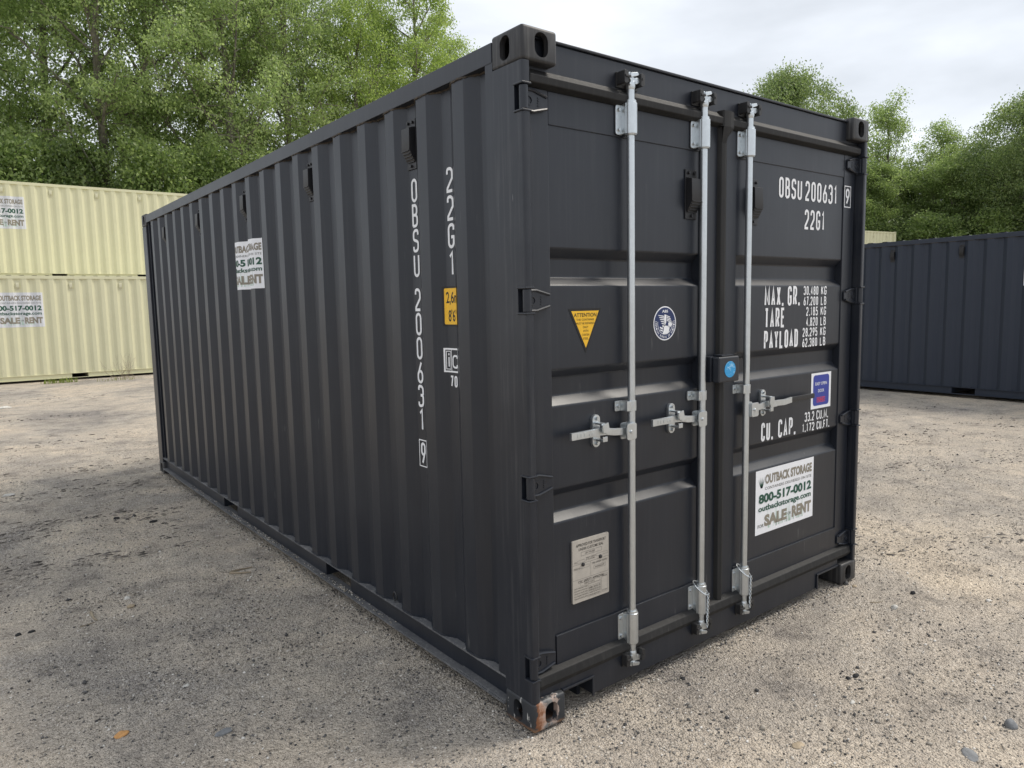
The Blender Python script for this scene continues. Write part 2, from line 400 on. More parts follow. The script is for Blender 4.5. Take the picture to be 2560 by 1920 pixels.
def sign_design(wd, ht):
    """the storage company's board: list of (layer, material, verts/faces) in [0,wd]x[0,ht]"""
    X = lambda a: a * wd
    Z = lambda a: a * ht
    rr = random.Random(3); blades = []
    for i in range(46):
        x = X(.2 + .62 * rr.random()); hgt = Z(.12 + .42 * rr.random() ** 2); lean = X(.06 * (rr.random() - .5)); bw = X(.006)
        blades.append(([(x, Z(.06)), (x + bw, Z(.06)), (x + lean + bw * .3, Z(.06) + hgt)], [(0, 1, 2)]))
    tuft = []
    for i in range(9):
        x = X(.06 + .07 * i / 8); tuft.append(([(X(.09) + (x - X(.095)) * .3, Z(.72)), (X(.1) + (x - X(.095)) * .3, Z(.72)), (x + (x - X(.095)) * .6, Z(.84 + .08 * rr.random()))], [(0, 1, 2)]))
    out = [(1, 'grass_print', merge(*blades)), (1, 'green', merge(*tuft))]
    for ly, mt, tx, a, b_, c, d_, bo in ((2, 'taupe', 'OUTBACK STORAGE', .15, .965, .765, .915, .045), (2, 'taupe', 'SALE', .145, .525, .10, .285, .055), (2, 'taupe', 'RENT', .615, .965, .10, .285, .055),
            (2, 'greyp', 'CONTAINERS DELIVERED ON SITE', .15, .96, .675, .72, 0), (2, 'greyp', 'OR', .54, .60, .165, .21, .01), (2, 'greyp', 'FOR', .04, .135, .10, .155, .01),
            (3, 'green', '800-517-0012', .05, .96, .475, .625, .04), (3, 'green', 'outbackstorage.com', .045, .955, .325, .445, .025)):
        out.append((ly, mt, type_text(tx, X(a), X(b_), Z(c), Z(d_), bo)))
    return out

def make_fitting():
    def tmp(mb, bev=0, seg=2):
        o = bpy.data.objects.new('corner_fitting', mb.mesh('corner_fitting', bev, 0, seg)); COL.objects.link(o); return o
    fx, fy, fz = .162, .178, .118
    mb = MB()
    mb.box(0, fx, 0, fy, 0, fz); base = tmp(mb, .011, 3)
    cut = MB(); cut.box(.024, fx - .022, .024, fy - .022, .016, fz - .016)
    slot = lambda c, hw, z0, z1: fillet([(c - hw, z0), (c + hw, z0), (c + hw, z1), (c - hw, z1)], hw * .92, True, 6)
    cut2 = MB(); cut2.prism(slot(.088, .031, .016, .100), 'y', -.02, .06)
    cut3 = MB(); cut3.prism(slot(.098, .028, .016, .100), 'x', -.02, .06)
    cs = [tmp(cut), tmp(cut2), tmp(cut3)]
    for c in cs:
        md = base.modifiers.new('cut', 'BOOLEAN'); md.operation = 'DIFFERENCE'; md.object = c; md.solver = 'EXACT'
    dg = bpy.context.evaluated_depsgraph_get(); me = bpy.data.meshes.new_from_object(base.evaluated_get(dg)); me.name = 'corner_fitting'
    for o in cs + [base]: bpy.data.objects.remove(o)
    me.materials.clear(); me.shade_smooth(); me.set_sharp_from_angle(angle=R(35)); return me

def make_vent(parent, wd=.078, ht=.212, mat='plastic'):
    """louvred vent, origin at its centre, lying against y = 0 and facing -y"""
    mb = MB(); mb.box(-wd / 2, wd / 2, -.005, .001, -ht / 2, ht / 2)
    v = mb.obj('vent', mat, parent, .002)
    hd = MB(); x0, x1 = -wd / 2 + .007, wd / 2 - .004
    hd.prism([(-.005, ht * .34), (-.034, ht * .30), (-.036, -ht * .14), (-.008, -ht * .36), (-.005, -ht * .36)], 'x', x0, x1)
    h = hd.obj('vent_hood', mat, v, .003)
    for i in range(5):
        lv = MB()
        k = i / 4; z = -ht * .15 - ht * .20 * k; y = -.0365 + .028 * k
        lv.box(x0 + .003, x1 - .003, y - .0035, y + .004, z - .0025, z + .0005)
        lv.obj('louvre', mat, v)
    for bx, bz in ((-.018, .43), (.018, .43), (0, -.435)):
        MB().tube([(bx, -.002, bz * ht), (bx, -.013, bz * ht)], [.0075, .006], 8).obj('bolt', mat, v)
    return v

FIT = make_fitting()
def make_rail(parent, x_face_sign, pockets, mat):
    """open channel rail under one side wall with fork pockets; x=0 side, local"""
    ys = [.178]
    for a, b in pockets: ys += [a, b]
    ys.append(L_ - .178)
    mb = MB()
    for i in range(0, len(ys), 2): mb.box(.030, .037, ys[i], ys[i + 1], .0585, .1567)
    for a, b in pockets:
        mb.box(.0375, .9, a - .006, a - .0005, .0587, .1565); mb.box(.0375, .9, b + .0005, b + .006, .0587, .1565)
    o = mb.obj('bottom_rail', mat, parent)
    dm = 'dustflange' if mat == 'black' else mat
    MB().box(.002, .060, .178, L_ - .178, .157, .166).obj('rail_flange', dm, o)
    lo = MB(); lo.box(-.008, .060, .178, L_ - .178, .050, .058); lo.obj('rail_flange', dm, o)
    MB().box(-.002, .0298, .178, .52, .0583, .064).obj('rail_plate', dm, o)
    return o

def build_container(root):
    B = 'black'
    # --- corner castings
    for ix in (0, 1):
        for iy in (0, 1):
            for iz in (0, 1):
                near = (ix, iy, iz) == (0, 0, 0)
                me = FIT if not near else FIT.copy()
                o = link('corner_fitting', me, None, root)
                if not me.materials: me.materials.append(MAT['worn' if near else 'casting'])
                o.location = (W_ if ix else 0, L_ if iy else 0, H_ if iz else 0)
                o.scale = (-1 if ix else 1, -1 if iy else 1, -1 if iz else 1)
                if near: o['label'] = 'scuffed corner casting with rust and bare primer'
    # --- corner posts; door-end posts are notched for the hinges
    HZ = (2.350, 1.643, .952, .252); hh = .043
    full = [(.001, .176), (.001, .013), (.005, .005), (.013, .002), (.031, .002), (.036, .006), (.036, .176)]
    cutp = [(.001, .176), (.001, .049), (.036, .049), (.036, .176)]
    for ix in (0, 1):
        mb = MB(); z = .1185; X = (lambda p: p) if ix == 0 else (lambda p: (W_ - p[0], p[1]))
        for hz in sorted(HZ):
            mb.prism([X(p) for p in full], 'z', z, hz - hh); mb.prism([X(p) for p in cutp], 'z', hz - hh, hz + hh, caps=False); z = hz + hh
        mb.prism([X(p) for p in full], 'z', z, H_ - .1185)
        post = mb.obj('corner_post', 'post', root)
        for hz in HZ:
            xs = (-.004, .040) if ix == 0 else (W_ - .040, W_ + .004)
            for s in (-1, 1):
                zz = hz + s * (hh + .003); MB().box(xs[0], xs[1], -.001, .052, zz - .004, zz + .004).obj('hinge_lug', B, post, .003)
    for ix in (0, 1):      # blind-end posts
        x0, x1 = (.001, .11) if ix == 0 else (W_ - .11, W_ - .001)
        MB().box(x0, x1, L_ - .165, L_ - .002, .1185, H_ - .1185).obj('corner_post', B, root, .006)
        a, b = (.012, .05) if ix == 0 else (W_ - .05, W_ - .012)
    # --- side walls, closing strips, rails
    for ix in (0, 1):
        f = fillet([(p[0], p[1]) for p in SP], .012, False, 3)
        pts = [(x if ix == 0 else W_ - x, y) for (y, x) in f]
        mb = MB(); mb.prism(pts, 'z', .162, 2.515, closed=False)
        wall = mb.obj('side_panel', B, root, smooth=50)
        x0, x1 = (.003, .03) if ix == 0 else (W_ - .03, W_ - .003)
        MB().box(x0, x1, .1765, .222, .166, 2.506).obj('closing_strip', B, root)
        e = .016 if ix == 0 else -.016
        MB().box(x0 + e, x1 + e, L_ - .21, L_ - .166, .166, 2.506).obj('closing_strip', B, root)
        x0, x1 = (.001, .06) if ix == 0 else (W_ - .06, W_ - .001)
        MB().box(x0, x1, .178, L_ - .178, 2.503, 2.576).obj('top_rail', B, root, .004)
    bead = MB(); ys = np.arange(.24, L_ - .24, .012)
    bead.tube([(prof(y) - .001 + random.uniform(-.002, .002), y, 2.501 + random.uniform(-.002, .002)) for y in ys], [.0035 + .0022 * random.random() for _ in ys], 5)
    bead.obj('weld_bead', 'weld', root)
    bead = MB()
    bead.tube([(prof(y) - .002 + random.uniform(-.0015, .0015), y, .168 + random.uniform(-.001, .001)) for y in ys], [.003 + .0015 * random.random() for _ in ys], 5)
    bead.obj('weld_bead', B, root)
    # --- roof with shallow cross ribs, floor, blind end wall
    pts = []; y = .07
    while y < L_ - .25:
        pts += [(y, 2.570), (y + .05, 2.570), (y + .085, 2.589), (y + .165, 2.589), (y + .20, 2.570)]; y += .26
    pts += [(L_ - .05, 2.570)]
    mb = MB(); mb.prism(fillet(pts, .02, False, 3), 'x', .05, W_ - .05, closed=False)
    rf = mb.obj('roof', B, root, smooth=50)
    MB().box(.062, W_ - .062, .13, L_ - .08, .1675, .195).obj('floor', 'wood', root)
    pts = []; x = .11
    while x < W_ - .3:
        pts += [(x, L_ - .055), (x + .07, L_ - .055), (x + .12, L_ - .012), (x + .19, L_ - .012), (x + .24, L_ - .055)]; x += .2765
    pts.append((W_ - .11, L_ - .055))
    mb = MB(); mb.prism(fillet(pts, .01, False, 2), 'z', .16, 2.47, closed=False)
    mb.box(.11, W_ - .11, L_ - .07, L_ - .004, 2.47, 2.575); mb.box(.162, W_ - .162, L_ - .07, L_ - .004, .02, .16)
    mb.obj('end_panel', B, root)
    # --- door header and sill
    hd = MB(); hd.box(.037, W_ - .037, .045, .12, 2.415, 2.566); hd.box(.05, W_ - .05, .036, .13, 2.5665, 2.578)
    hd.obj('door_header', B, root, .004)
    sx0, sx1 = .332, 2.052
    sl = MB(); sl.prism([(.163, .112), (sx0, .112), (sx0, .034), (sx1, .034), (sx1, .112), (W_ - .163, .112), (W_ - .163, .152), (.037, .152), (.037, .1186), (.163, .1186)], 'y', .026, .12)
    
    for a, b in ((.163, sx0), (sx1, W_ - .163)):
        sl.box(a - .10, b + .02, .60, .61, -.02, .112); sl.box(a - .10 if a > 1 else b + .001, a - .001 if a > 1 else b + .02, .121, .599, -.02, .112); sl.box(a - .1, b + .1, .121, .6, .1125, .118)
    sill = sl.obj('door_sill', B, root, .003)
    for a, b, c in ((.164, sx0 + .006, sx0), (sx1 - .006, W_ - .164, sx1)):
        tr = MB(); tr.box(a, b, .017, .0255, .1075, .1165); tr.box(c - .006, c + .006, .0175, .0255, .03, .1075); tr.obj('pocket_trim', B, sill, .002)
    # --- doors
    DY = .055
    prof_d = [(.33, DY), (.780, DY), (.815, DY + .036), (.882, DY + .036), (.916, DY), (1.239, DY), (1.275, DY + .036), (1.346, DY + .036),
              (1.380, DY), (1.698, DY), (1.731, DY + .036), (1.801, DY + .036), (1.838, DY), (2.282, DY)]
    doors = []
    for k, (fa, pa, pb, fb) in enumerate(((.045, .158, 1.037, 1.166), (1.218, 1.309, 2.278, 2.393))):
        mb = MB(); f = fillet(prof_d, .014, False, 5)
        vs = []; fs = []
        for (z, y) in f: vs += [(pa - .01, y, z), (pb + .01, y, z)]
        for i in range(len(f) - 1): fs.append((2 * i, 2 * i + 1, 2 * i + 3, 2 * i + 2))
        mb.add(vs, fs); door = mb.obj('door', B, root, smooth=40)
        MB().box(fa, pa, .049, .115, .205, 2.408).obj('door_frame', B, door, .005); MB().box(pb, fb, .049, .115, .205, 2.408).obj('door_frame', B, door, .005)
        MB().box(pa + .0005, pb - .0005, .0505, .11, 2.281, 2.4075).obj('door_rail', B, door, .004)
        MB().box(pa + .0005, pb - .0005, .045, .11, .2055, .329).obj('door_rail', B, door, .004)
        doors.append(door)
        # rubber seal top, bottom, sides
        g = MB(); ga = fillet([(2.462, .0449), (2.436, .016), (2.410, .019), (2.399, .047)], .006, False, 3)
        g.prism([(y, z) for z, y in ga], 'x', fa + (.004 if k == 0 else .0), fb - (.0 if k == 0 else .004), closed=False); g.obj('door_gasket', 'rubber', door); g = MB()
        gb = fillet([(.212, .0488), (.200, .020), (.168, .013), (.146, .024), (.144, .05)], .008, False, 4)
        g.prism([(y, z) for z, y in gb], 'x', fa - (.004 if k == 0 else .026), fb + (.026 if k == 0 else .004), closed=False)
        g.obj('door_gasket', 'rubber', door)
    # centre strip overlapping the left leaf
    cs = MB(); prof_c = fillet([(1.158, .0488), (1.166, .030), (1.190, .026), (1.203, .036), (1.222, .044), (1.224, .0485)], .006, False, 3)
    cs.prism(prof_c, 'z', .205, 2.40, closed=False)
    cs.prism(fillet([(1.150, .0488), (1.158, .014), (1.205, .010), (1.240, .018), (1.246, .05)], .01, False, 3), 'z', 2.40, 2.468, closed=False)
    v = [(1.158, .014, 2.40), (1.205, .010, 2.40), (1.190, .026, 2.33), (1.166, .030, 2.33), (1.240, .018, 2.40), (1.222, .044, 2.36)]
    cs.add(v, [(0, 1, 2, 3), (1, 4, 5, 2)]); cs.add([(1.150, .0488, 2.468), (1.158, .014, 2.468), (1.205, .010, 2.468), (1.240, .018, 2.468), (1.246, .05, 2.468)], [(0, 1, 2, 3, 4)])
    cs.obj('centre_gasket', 'rubber', doors[1])
    # --- hinges
    bl = [(.006, -.041), (.046, -.041), (.106, -.026), (.116, -.021), (.118, -.014), (.118, .014), (.116, .021), (.106, .026), (.046, .041), (.006, .041)]
    for k in (0, 1):
        for hz in HZ:
            m = MB(); P = lambda p: ((.030 + p[0]) if k == 0 else (W_ - .030 - p[0]), hz + p[1])
            poly = [P(p) for p in bl]
            m.prism(poly, 'y', .038, .0487)
            kx = .018 if k == 0 else W_ - .018
            m.tube([(kx, .018, hz - .041), (kx, .018, hz + .041)], .0165, 14)
            m.box(min(kx, P((.012, 0))[0]), max(kx, P((.012, 0))[0]), .022, .044, hz - .0405, hz + .0405)
            hg = m.obj('hinge', B, doors[k], .003)
            rb = MB()
            for s in (-1, 1):
                a = P((.006, s * .037)); b_ = P((.046, s * .037)); c = P((.110, s * .021))
                rb.tube([(a[0], .036, a[1]), (b_[0], .036, b_[1]), (c[0], .036, c[1])], .0052, 6)
            cx, cz = P((.026, 0)); n = 14
            rb.tube([(cx + .015 * math.cos(2 * math.pi * i / n), .037, cz + .015 * math.sin(2 * math.pi * i / n)) for i in range(n + 1)], .0032, 5, False)
            for i in range(4): ex, ez = P((.072, -.014 + .009 * i)); rb.box(ex - .004, ex + .004, .0355, .039, ez - .002, ez + .002)
            rb.obj('hinge_rib', B, hg)
    # --- lock rods with their fittings
    for k, rx in enumerate((.5625, 1.025, 1.3605)):
        d = -1 if k < 2 else 1
        m = MB(); m.tube([(rx, .020, .125), (rx, .020, 2.475)], .0158, 16); rod = m.obj('lock_rod', 'zinc', root)
        for (z0, z1, s) in ((2.290, 2.410, 1), (.190, .322, -1)):
            m = MB(); m.tube([(rx, .020, z0 - .004), (rx, .020, z0), (rx, .020, z0 + .0005), (rx, .020, z1 - .0005), (rx, .020, z1), (rx, .020, z1 + .010)], [.0235, .0235, .0265, .0265, .0225, .0225], 18)
            zz = 2.345 if s > 0 else .262
            m.prism(fillet([(rx - .061, zz - .057), (rx - .018, zz - .057), (rx - .018, zz + .057), (rx - .061, zz + .057)], .010, True, 4), 'y', .0415, .0485)
            m.box(rx - .030, rx - .004, .018, .046, z0 + .002, z1 - .002)
            hb = m.obj('rod_bracket', 'zinc', rod, .0015)
            for q in (-.038, .038): MB().tube([(rx - .045, .043, zz + q), (rx - .045, .034, zz + q)], [.0085, .006], 8).obj('bolt', 'zinc', hb)
            for q in (-.045, .045):
                th = R(-35); px, py = rx + .0262 * math.cos(th), .020 + .0262 * math.sin(th)
                MB().tube([(px - .002, py + .0015, zz + q), (px + .0012, py - .0008, zz + q)], .0048, 8).obj('bolt_hole', 'dark', hb)
        for s in (1, -1):   # cam heads and keepers
            zc = 2.492 if s > 0 else .122
            m = MB(); m.tube([(rx, .020, zc - s * .034), (rx, .020, zc - s * .018), (rx, .018, zc)], [.016, .020, .017], 12)
            m.prism(fillet([(rx - .030, zc - s * .020), (rx + .024, zc - s * .010), (rx + .046, zc + s * .002), (rx + .030, zc + s * .016), (rx + .004, zc + s * .012), (rx - .018, zc + s * .032), (rx - .036, zc + s * .020), (rx - .012, zc - s * .002)], .005, True, 2), 'y', .004, .026)
            m.prism(fillet([(rx - .024, zc + s * .006), (rx + .026, zc + s * .022), (rx + .018, zc + s * .034), (rx - .02, zc + s * .026)], .004, True, 2), 'y', -.004, .014)
            m.obj('cam', 'zinc', rod, .003)
            kp = MB(); yb = .0445 if s > 0 else .0255
            kp.box(rx - .060, rx + .060, yb - .008, yb, zc - .026, zc + .032)
            for a, b_ in ((-.060, -.036), (.034, .056)):
                kp.prism(fillet([(rx + a, zc - .022), (rx + b_, zc - .014), (rx + b_, zc + .026), (rx + a, zc + .034)], .006, True, 2), 'y', -.006, yb - .0085)
                kp.box(rx + a + .004, rx + b_ + (.010 if a < 0 else -.014), -.010, .006, zc + .004, zc + .014)
            kp.obj('cam_keeper', 'dark', rod, .003)
        m = MB()   # middle guide
        m.prism(fillet([(rx - .069, 1.187), (rx - .02, 1.187), (rx - .02, 1.229), (rx - .069, 1.229)], .006, True, 3), 'y', .046, .0535)
        m.box(rx - .040, rx - .014, .006, .0455, 1.1875, 1.2285)
        m.tube([(rx, .020, 1.187), (rx, .020, 1.229)], .0205, 16)
        g = m.obj('rod_guide', 'zinc', rod, .0015)
        MB().tube([(rx - .053, .047, 1.208), (rx - .053, .038, 1.208)], [.008, .006], 8).obj('bolt', 'zinc', g)
        MB().tube([(rx + .0195, .0125, 1.208), (rx + .0215, .011, 1.208)], .005, 8).obj('bolt_hole', 'dark', g)
        # handle hub, handle and catch
        m = MB(); h0 = 1.105
        xa, xb = (rx - .052, rx + .004) if d < 0 else (rx + .012, rx + .068)
        pl = fillet([(xa, h0 - .034), (xb, h0 - .034), (xb, h0 + .034), (xa, h0 + .034)], .009, True, 4)
        m.prism(pl, 'y', -.006, .000); m.prism(pl, 'y', .030, .036); m.box(min(xa, xb) if d > 0 else rx - .02, (rx + .03) if d > 0 else rx, .0005, .0295, h0 - .033, h0 + .033)
        hub = m.obj('handle_hub', 'zinc', rod, .0015)
        xm = (xa + xb) / 2 - .006
        MB().tube([(xm, -.004, h0), (xm, -.013, h0)], [.0085, .0055], 10).obj('rivet', 'zinc', hub)
        m = MB()
        if d < 0:
            x0 = rx - .040; seg = [(x0, 1.106, .016), (x0 - .07, 1.112, .014), (x0 - .12, 1.121, .010), (x0 - .18, 1.124, .008), (x0 - .31, 1.122, .004)]
        else:
            x0 = rx + .045; seg = [(x0, 1.108, .016), (x0 + .06, 1.110, .016), (x0 + .12, 1.119, .014), (x0 + .20, 1.115, .016), (x0 + .28, 1.112, .018), (x0 + .345, 1.118, .018)]
        hw = .0145
        for (p, q) in zip(seg[:-1], seg[1:]):
            a, b_ = (p, q) if p[0] < q[0] else (q, p)
            m.add([(a[0], a[2] - .005, a[1] - hw), (b_[0], b_[2] - .005, b_[1] - hw), (b_[0], b_[2] + .005, b_[1] - hw), (a[0], a[2] + .005, a[1] - hw),
                   (a[0], a[2] - .005, a[1] + hw), (b_[0], b_[2] - .005, b_[1] + hw), (b_[0], b_[2] + .005, b_[1] + hw), (a[0], a[2] + .005, a[1] + hw)],
                  [(0, 3, 2, 1), (4, 5, 6, 7), (0, 1, 5, 4), (2, 3, 7, 6)] + ([(3, 0, 4, 7)] if p is seg[0] or d < 0 and q is seg[-1] else []) + ([(1, 2, 6, 5)] if q is seg[-1] or d < 0 and p is seg[0] else []))
        if d < 0: m.box(x0 - .315, x0 - .185, -.003, .009, 1.109, 1.137)
        hn = m.obj('handle', 'zinc', rod, .001)
        if d > 0:
            MB().box(x0 + .346, x0 + .575, .020, .030, 1.104, 1.131).obj('handle_grip', 'plastic', rod, .004)
        else:
            em = MB()
            for i in range(3): em.box(x0 - .285 + i * .018, x0 - .273 + i * .018, -.0045, -.003, 1.116, 1.131)
            for i in range(2): em.box(x0 - .222 + i * .014, x0 - .212 + i * .014, -.0045, -.003, 1.114, 1.126)
            em.obj('embossed_mark', 'zinc', hn)
        cx = {0: .381, 1: .842, 2: 1.535}[k]
        m = MB(); m.prism(fillet([(cx - .021, 1.055), (cx + .021, 1.055), (cx + .021, 1.187), (cx - .021, 1.187)], .0205, True, 6), 'y', .040, .0545)
        m.box(cx - .013, cx + .013, -.004, .0395, 1.083, 1.091)
        m.box(cx - .013, cx + .013, -.010, -.0045, 1.083, 1.103)
        m.prism([(cx - .016, 1.150), (cx + .016, 1.160), (cx + .022, 1.136), (cx + .062, 1.128), (cx + .064, 1.120), (cx + .010, 1.112), (cx - .012, 1.122)] if d < 0 else
                [(cx - .016, 1.155), (cx + .018, 1.155), (cx + .020, 1.118), (cx + .044, 1.112), (cx + .044, 1.104), (cx - .01, 1.102), (cx - .022, 1.128)], 'y', -.012, -.003)
        m.box(cx - .014, cx + .014, -.003, .0395, 1.150, 1.157)
        ct = m.obj('handle_catch', 'zinc', rod, .0015)
        for q in (1.071, 1.172): MB().tube([(cx, .041, q), (cx, .030, q)], [.009, .0065], 8).obj('bolt', 'zinc', ct)
        if k > 0:   # twisted seal wire hung from the lower bracket
            m = MB(); n = 18
            m.tube([(rx + .034 * math.sin(2 * math.pi * i / n), .020 - .034 * math.cos(2 * math.pi * i / n), .335 - .055 * (.5 + .5 * math.cos(2 * math.pi * i / n - .5))) for i in range(n + 1)], .0030, 5, False)
            bx, by = rx + .018, -.012
            for ph in (0, math.pi):
                m.tube([(bx + .004 * math.cos(ph + i * .9) - .0003 * i, by + .004 * math.sin(ph + i * .9), .285 - i * .0055) for i in range(30)], .0026, 5)
            m.obj('seal_wire', 'zinc', rod)
    # --- vents
    for (vx, vz) in ((.976, 2.092), (1.440, 2.092)):
        v = make_vent(None); v.parent = doors[0] if vx < 1.2 else doors[1]; v.location = (vx, DY - .0015, vz)
    for i in range(5):
        v = make_vent(root); y = .822 + 1.1048 * i; v.location = (XI - .0015, y, 2.335); v.rotation_euler = (0, 0, -math.pi / 2)
    for i in range(5):
        v = make_vent(root); y = .822 + 1.1048 * i; v.location = (W_ - XI + .0015, y, 2.335); v.rotation_euler = (0, 0, math.pi / 2)
    # small lashing ring standing on the rail
    n = 10
    MB().tube([(.016 + .002 * i / n, 1.10 + .016 * math.sin(i * .55), .178 + .022 - .022 * math.cos(i * .55)) for i in range(n + 1)], .0045, 6).obj('lashing_ring', 'dark', root)

main = empty('shipping_container')
build_container(main)
tag(main, 'charcoal shipping container with galvanised lock rods, yellow warning stickers and a white sale board', 'container', 'shipping containers in the yard')
make_rail(main, 1, [(1.635, 1.966), (3.62, 3.956)], 'black')
MB().box(W_ - .06, W_ - .002, .178, L_ - .178, .05, .16).obj('bottom_rail', 'black', main)
BASEKIDS = list(main.children)

# ---- what is printed or stuck on the charcoal container
def stick_front(name, base, basemat, layers, y0, label=None):
    s = decal_front(name, base, y0, basemat, main)
    if label: s['label'] = label
    for (ly, mt, vf) in layers: decal_front('lettering', vf, y0 - .0005 * ly, mt, s)
    return s
def stick_side(name, base, basemat, layers, off0, parent, label=None):
    s = decal_side(name, base, off0, basemat, parent)
    if label: s['label'] = label
    for (ly, mt, vf) in layers: decal_side('lettering', vf, off0 + .0006 * ly, mt, s)
    return s
YD = .0536
def lett(s, x0, x1, z0, z1, sw=None, gap=.36, y=YD): return decal_front('lettering', stroke_text(s, x0, x1, z0, z1, sw, gap), y, 'white', main)
lett('OBSU', 1.661, 1.868, 2.131, 2.232); lett('200631', 1.900, 2.214, 2.131, 2.232)
lett('9', 2.294, 2.335, 2.138, 2.224, .012, y=.0476); decal_front('lettering', frame2(2.280, 2.349, 2.122, 2.238, .005), .0474, 'white', main)
lett('22G1', 1.899, 2.094, 1.987, 2.088)
lett('MAX.', 1.553, 1.715, 1.597, 1.6965, .0135); lett('GR.', 1.757, 1.866, 1.597, 1.6965, .0135)
lett('TARE', 1.556, 1.733, 1.488, 1.588, .0135); lett('PAYLOAD', 1.553, 1.859, 1.383, 1.476, .0135)
for i, (a, x0, u_) in enumerate((('30.480', 1.905, 'KG'), ('67.200', 1.906, 'LB'), ('2.185', 1.934, 'KG'), ('4.820', 1.934, 'LB'), ('28.295', 1.904, 'KG'), ('62.380', 1.902, 'LB'))):
    z1 = 1.6965 - .0545 * i; lett(a, x0, 2.048, z1 - .047, z1, .0072); lett(u_, 2.076, 2.131, z1 - .047, z1, .0072)
lett('CU.', 1.542, 1.642, .921, 1.016, .0135); lett('CAP.', 1.693, 1.851, .921, 1.016, .0135)
lett('33.2', 1.943, 2.036, .975, 1.026, .0072); lett('CU.M.', 2.060, 2.180, .975, 1.026, .0072)
lett('1.172', 1.921, 2.040, .9205, .966, .0072); lett('CU.FT.', 2.064, 2.194, .9205, .966, .0072)
# sale board on the door
sw_, sh_ = .540, .332
stick_front('sale_board', shift(rect(0, sw_, 0, sh_), 1.503, .442), 'vinyl', [(l, m, shift(vf, 1.503, .442)) for l, m, vf in sign_design(sw_, sh_)], YD)
# yellow triangle
tri = [(.249, 1.610), (.427, 1.610), (.340, 1.436)]
cx, cz = .338, 1.553
inn = [(cx + (p[0] - cx) * .83, cz + (p[1] - cz) * .83) for p in tri]
rows = [('ATTENTION', .277, .398, 1.577, 1.592, .012), ('THIS CONTAINER', .290, .385, 1.5625, 1.5705, 0), ('MUST BE REPAIRED', .290, .386, 1.548, 1.556, 0),
        ('ONLY', .324, .353, 1.533, 1.5415, 0), ('WITH', .325, .353, 1.518, 1.5265, 0), ('CORTEN', .319, .358, 1.503, 1.5115, 0), ('STEEL', .324, .354, 1.488, 1.4965, 0)]
stick_front('warning_sticker', (tri, [(0, 1, 2)]), 'blackp', [(1, 'yellow', (inn, [(0, 1, 2)])), *[(2, 'blackp', type_text(a, b, c, d_, e, f)) for a, b, c, d_, e, f in rows]], YD, 'yellow triangular warning sticker with black border')
# round classification emblem: ring lettering and an eagle
ex, ez, er = .810, 1.537, .0735
def arc_text(s, cx, cz, r, a0, a1, h, up):
    out = []
    for i, ch in enumerate(s):
        if ch == ' ': continue
        a = a0 + (a1 - a0) * (i + .5) / len(s); wv = abs(a1 - a0) / len(s) * r * .72
        V, F = type_text(ch, -wv / 2, wv / 2, -h / 2, h / 2, .015); th = a - math.pi / 2 if up else a + math.pi / 2
        out.append(([(cx + r * math.cos(a) + x * math.cos(th) - z * math.sin(th), cz + r * math.sin(a) + x * math.sin(th) + z * math.cos(th)) for x, z in V], F))
    return merge(*out)
E2 = lambda pts: [(ex + a * er, ez + b * er) for a, b in pts]
eagle = [(E2([(-.05, .52), (.12, .50), (.10, .05), (-.12, -.10), (-.30, -.25), (-.10, -.2), (.05, -.05)]), [(0, 1, 2, 6, 5, 4, 3)])]
for i in range(6): eagle.append((E2([(-.62 + i * .07, .50 - i * .12), (-.10 + i * .02, .44 - i * .10), (-.10 + i * .02, .38 - i * .10), (-.54 + i * .07, .45 - i * .12)]), [(0, 1, 2, 3)]))
for i in range(4): eagle.append((E2([(.15, .46 - i * .09), (.45 + i * .05, .38 - i * .10), (.44 + i * .05, .33 - i * .10), (.14, .41 - i * .09)]), [(0, 1, 2, 3)]))
eagle.append((E2([(.28, .02), (.52, .12), (.60, -.02), (.70, -.02), (.50, -.22), (.30, -.22)]), [(0, 1, 2, 3, 4, 5)]))
eagle.append((E2([(-.10, -.12), (.42, -.18), (.34, -.55), (.05, -.66), (-.22, -.60), (-.12, -.40)]), [(0, 1, 2, 3, 4, 5)]))
eagle.append((E2([(-.44, -.18), (-.16, -.30), (-.2, -.36), (-.46, -.26)]), [(0, 1, 2, 3)])); eagle.append((E2([(-.42, -.34), (-.18, -.42), (-.2, -.48), (-.42, -.42)]), [(0, 1, 2, 3)]))
stick_front('round_emblem', disc(ex, ez, er, er), 'vinyl', [(1, 'navyp', disc(ex, ez, er * .93, er * .93)), (2, 'vinyl', merge(*eagle)),
   (2, 'vinyl', type_text('ABS', ex - .019, ex + .019, ez + .046, ez + .058, .02)), (2, 'vinyl', arc_text('AMERICAN BUREAU OF SHIPPING', ex, ez, er * .80, R(168), R(372), .0095, False)),
   (2, 'vinyl', (lambda q: (q[0], q[1][19:] + q[1][:1]))(ring2(ex, ez, er * .66, er * .66, .955)))], YD, 'round navy and white sticker with an eagle')
# easy open sticker
x0, x1, z0, z1 = 2.000, 2.202, 1.036, 1.2305
stick_front('instruction_sticker', rect(x0, x1, z0, z1), 'vinyl', [(1, 'bluep', rrect(x0 + .020, x1 - .020, z0 + .016, z1 - .012, .018)),
   (2, 'white', type_text('EASY OPEN', x0 + .040, x1 - .044, 1.163, 1.180, .01)), (2, 'white', type_text('DOOR', x0 + .070, x1 - .072, 1.124, 1.141, .01)),
   (2, 'redp', frame2(x0 + .058, x1 - .060, 1.070, 1.097, .0022)), (2, 'redp', type_text('PUSHED', x0 + .066, x1 - .068, 1.075, 1.092, .02))], YD, 'white and blue door instruction sticker')
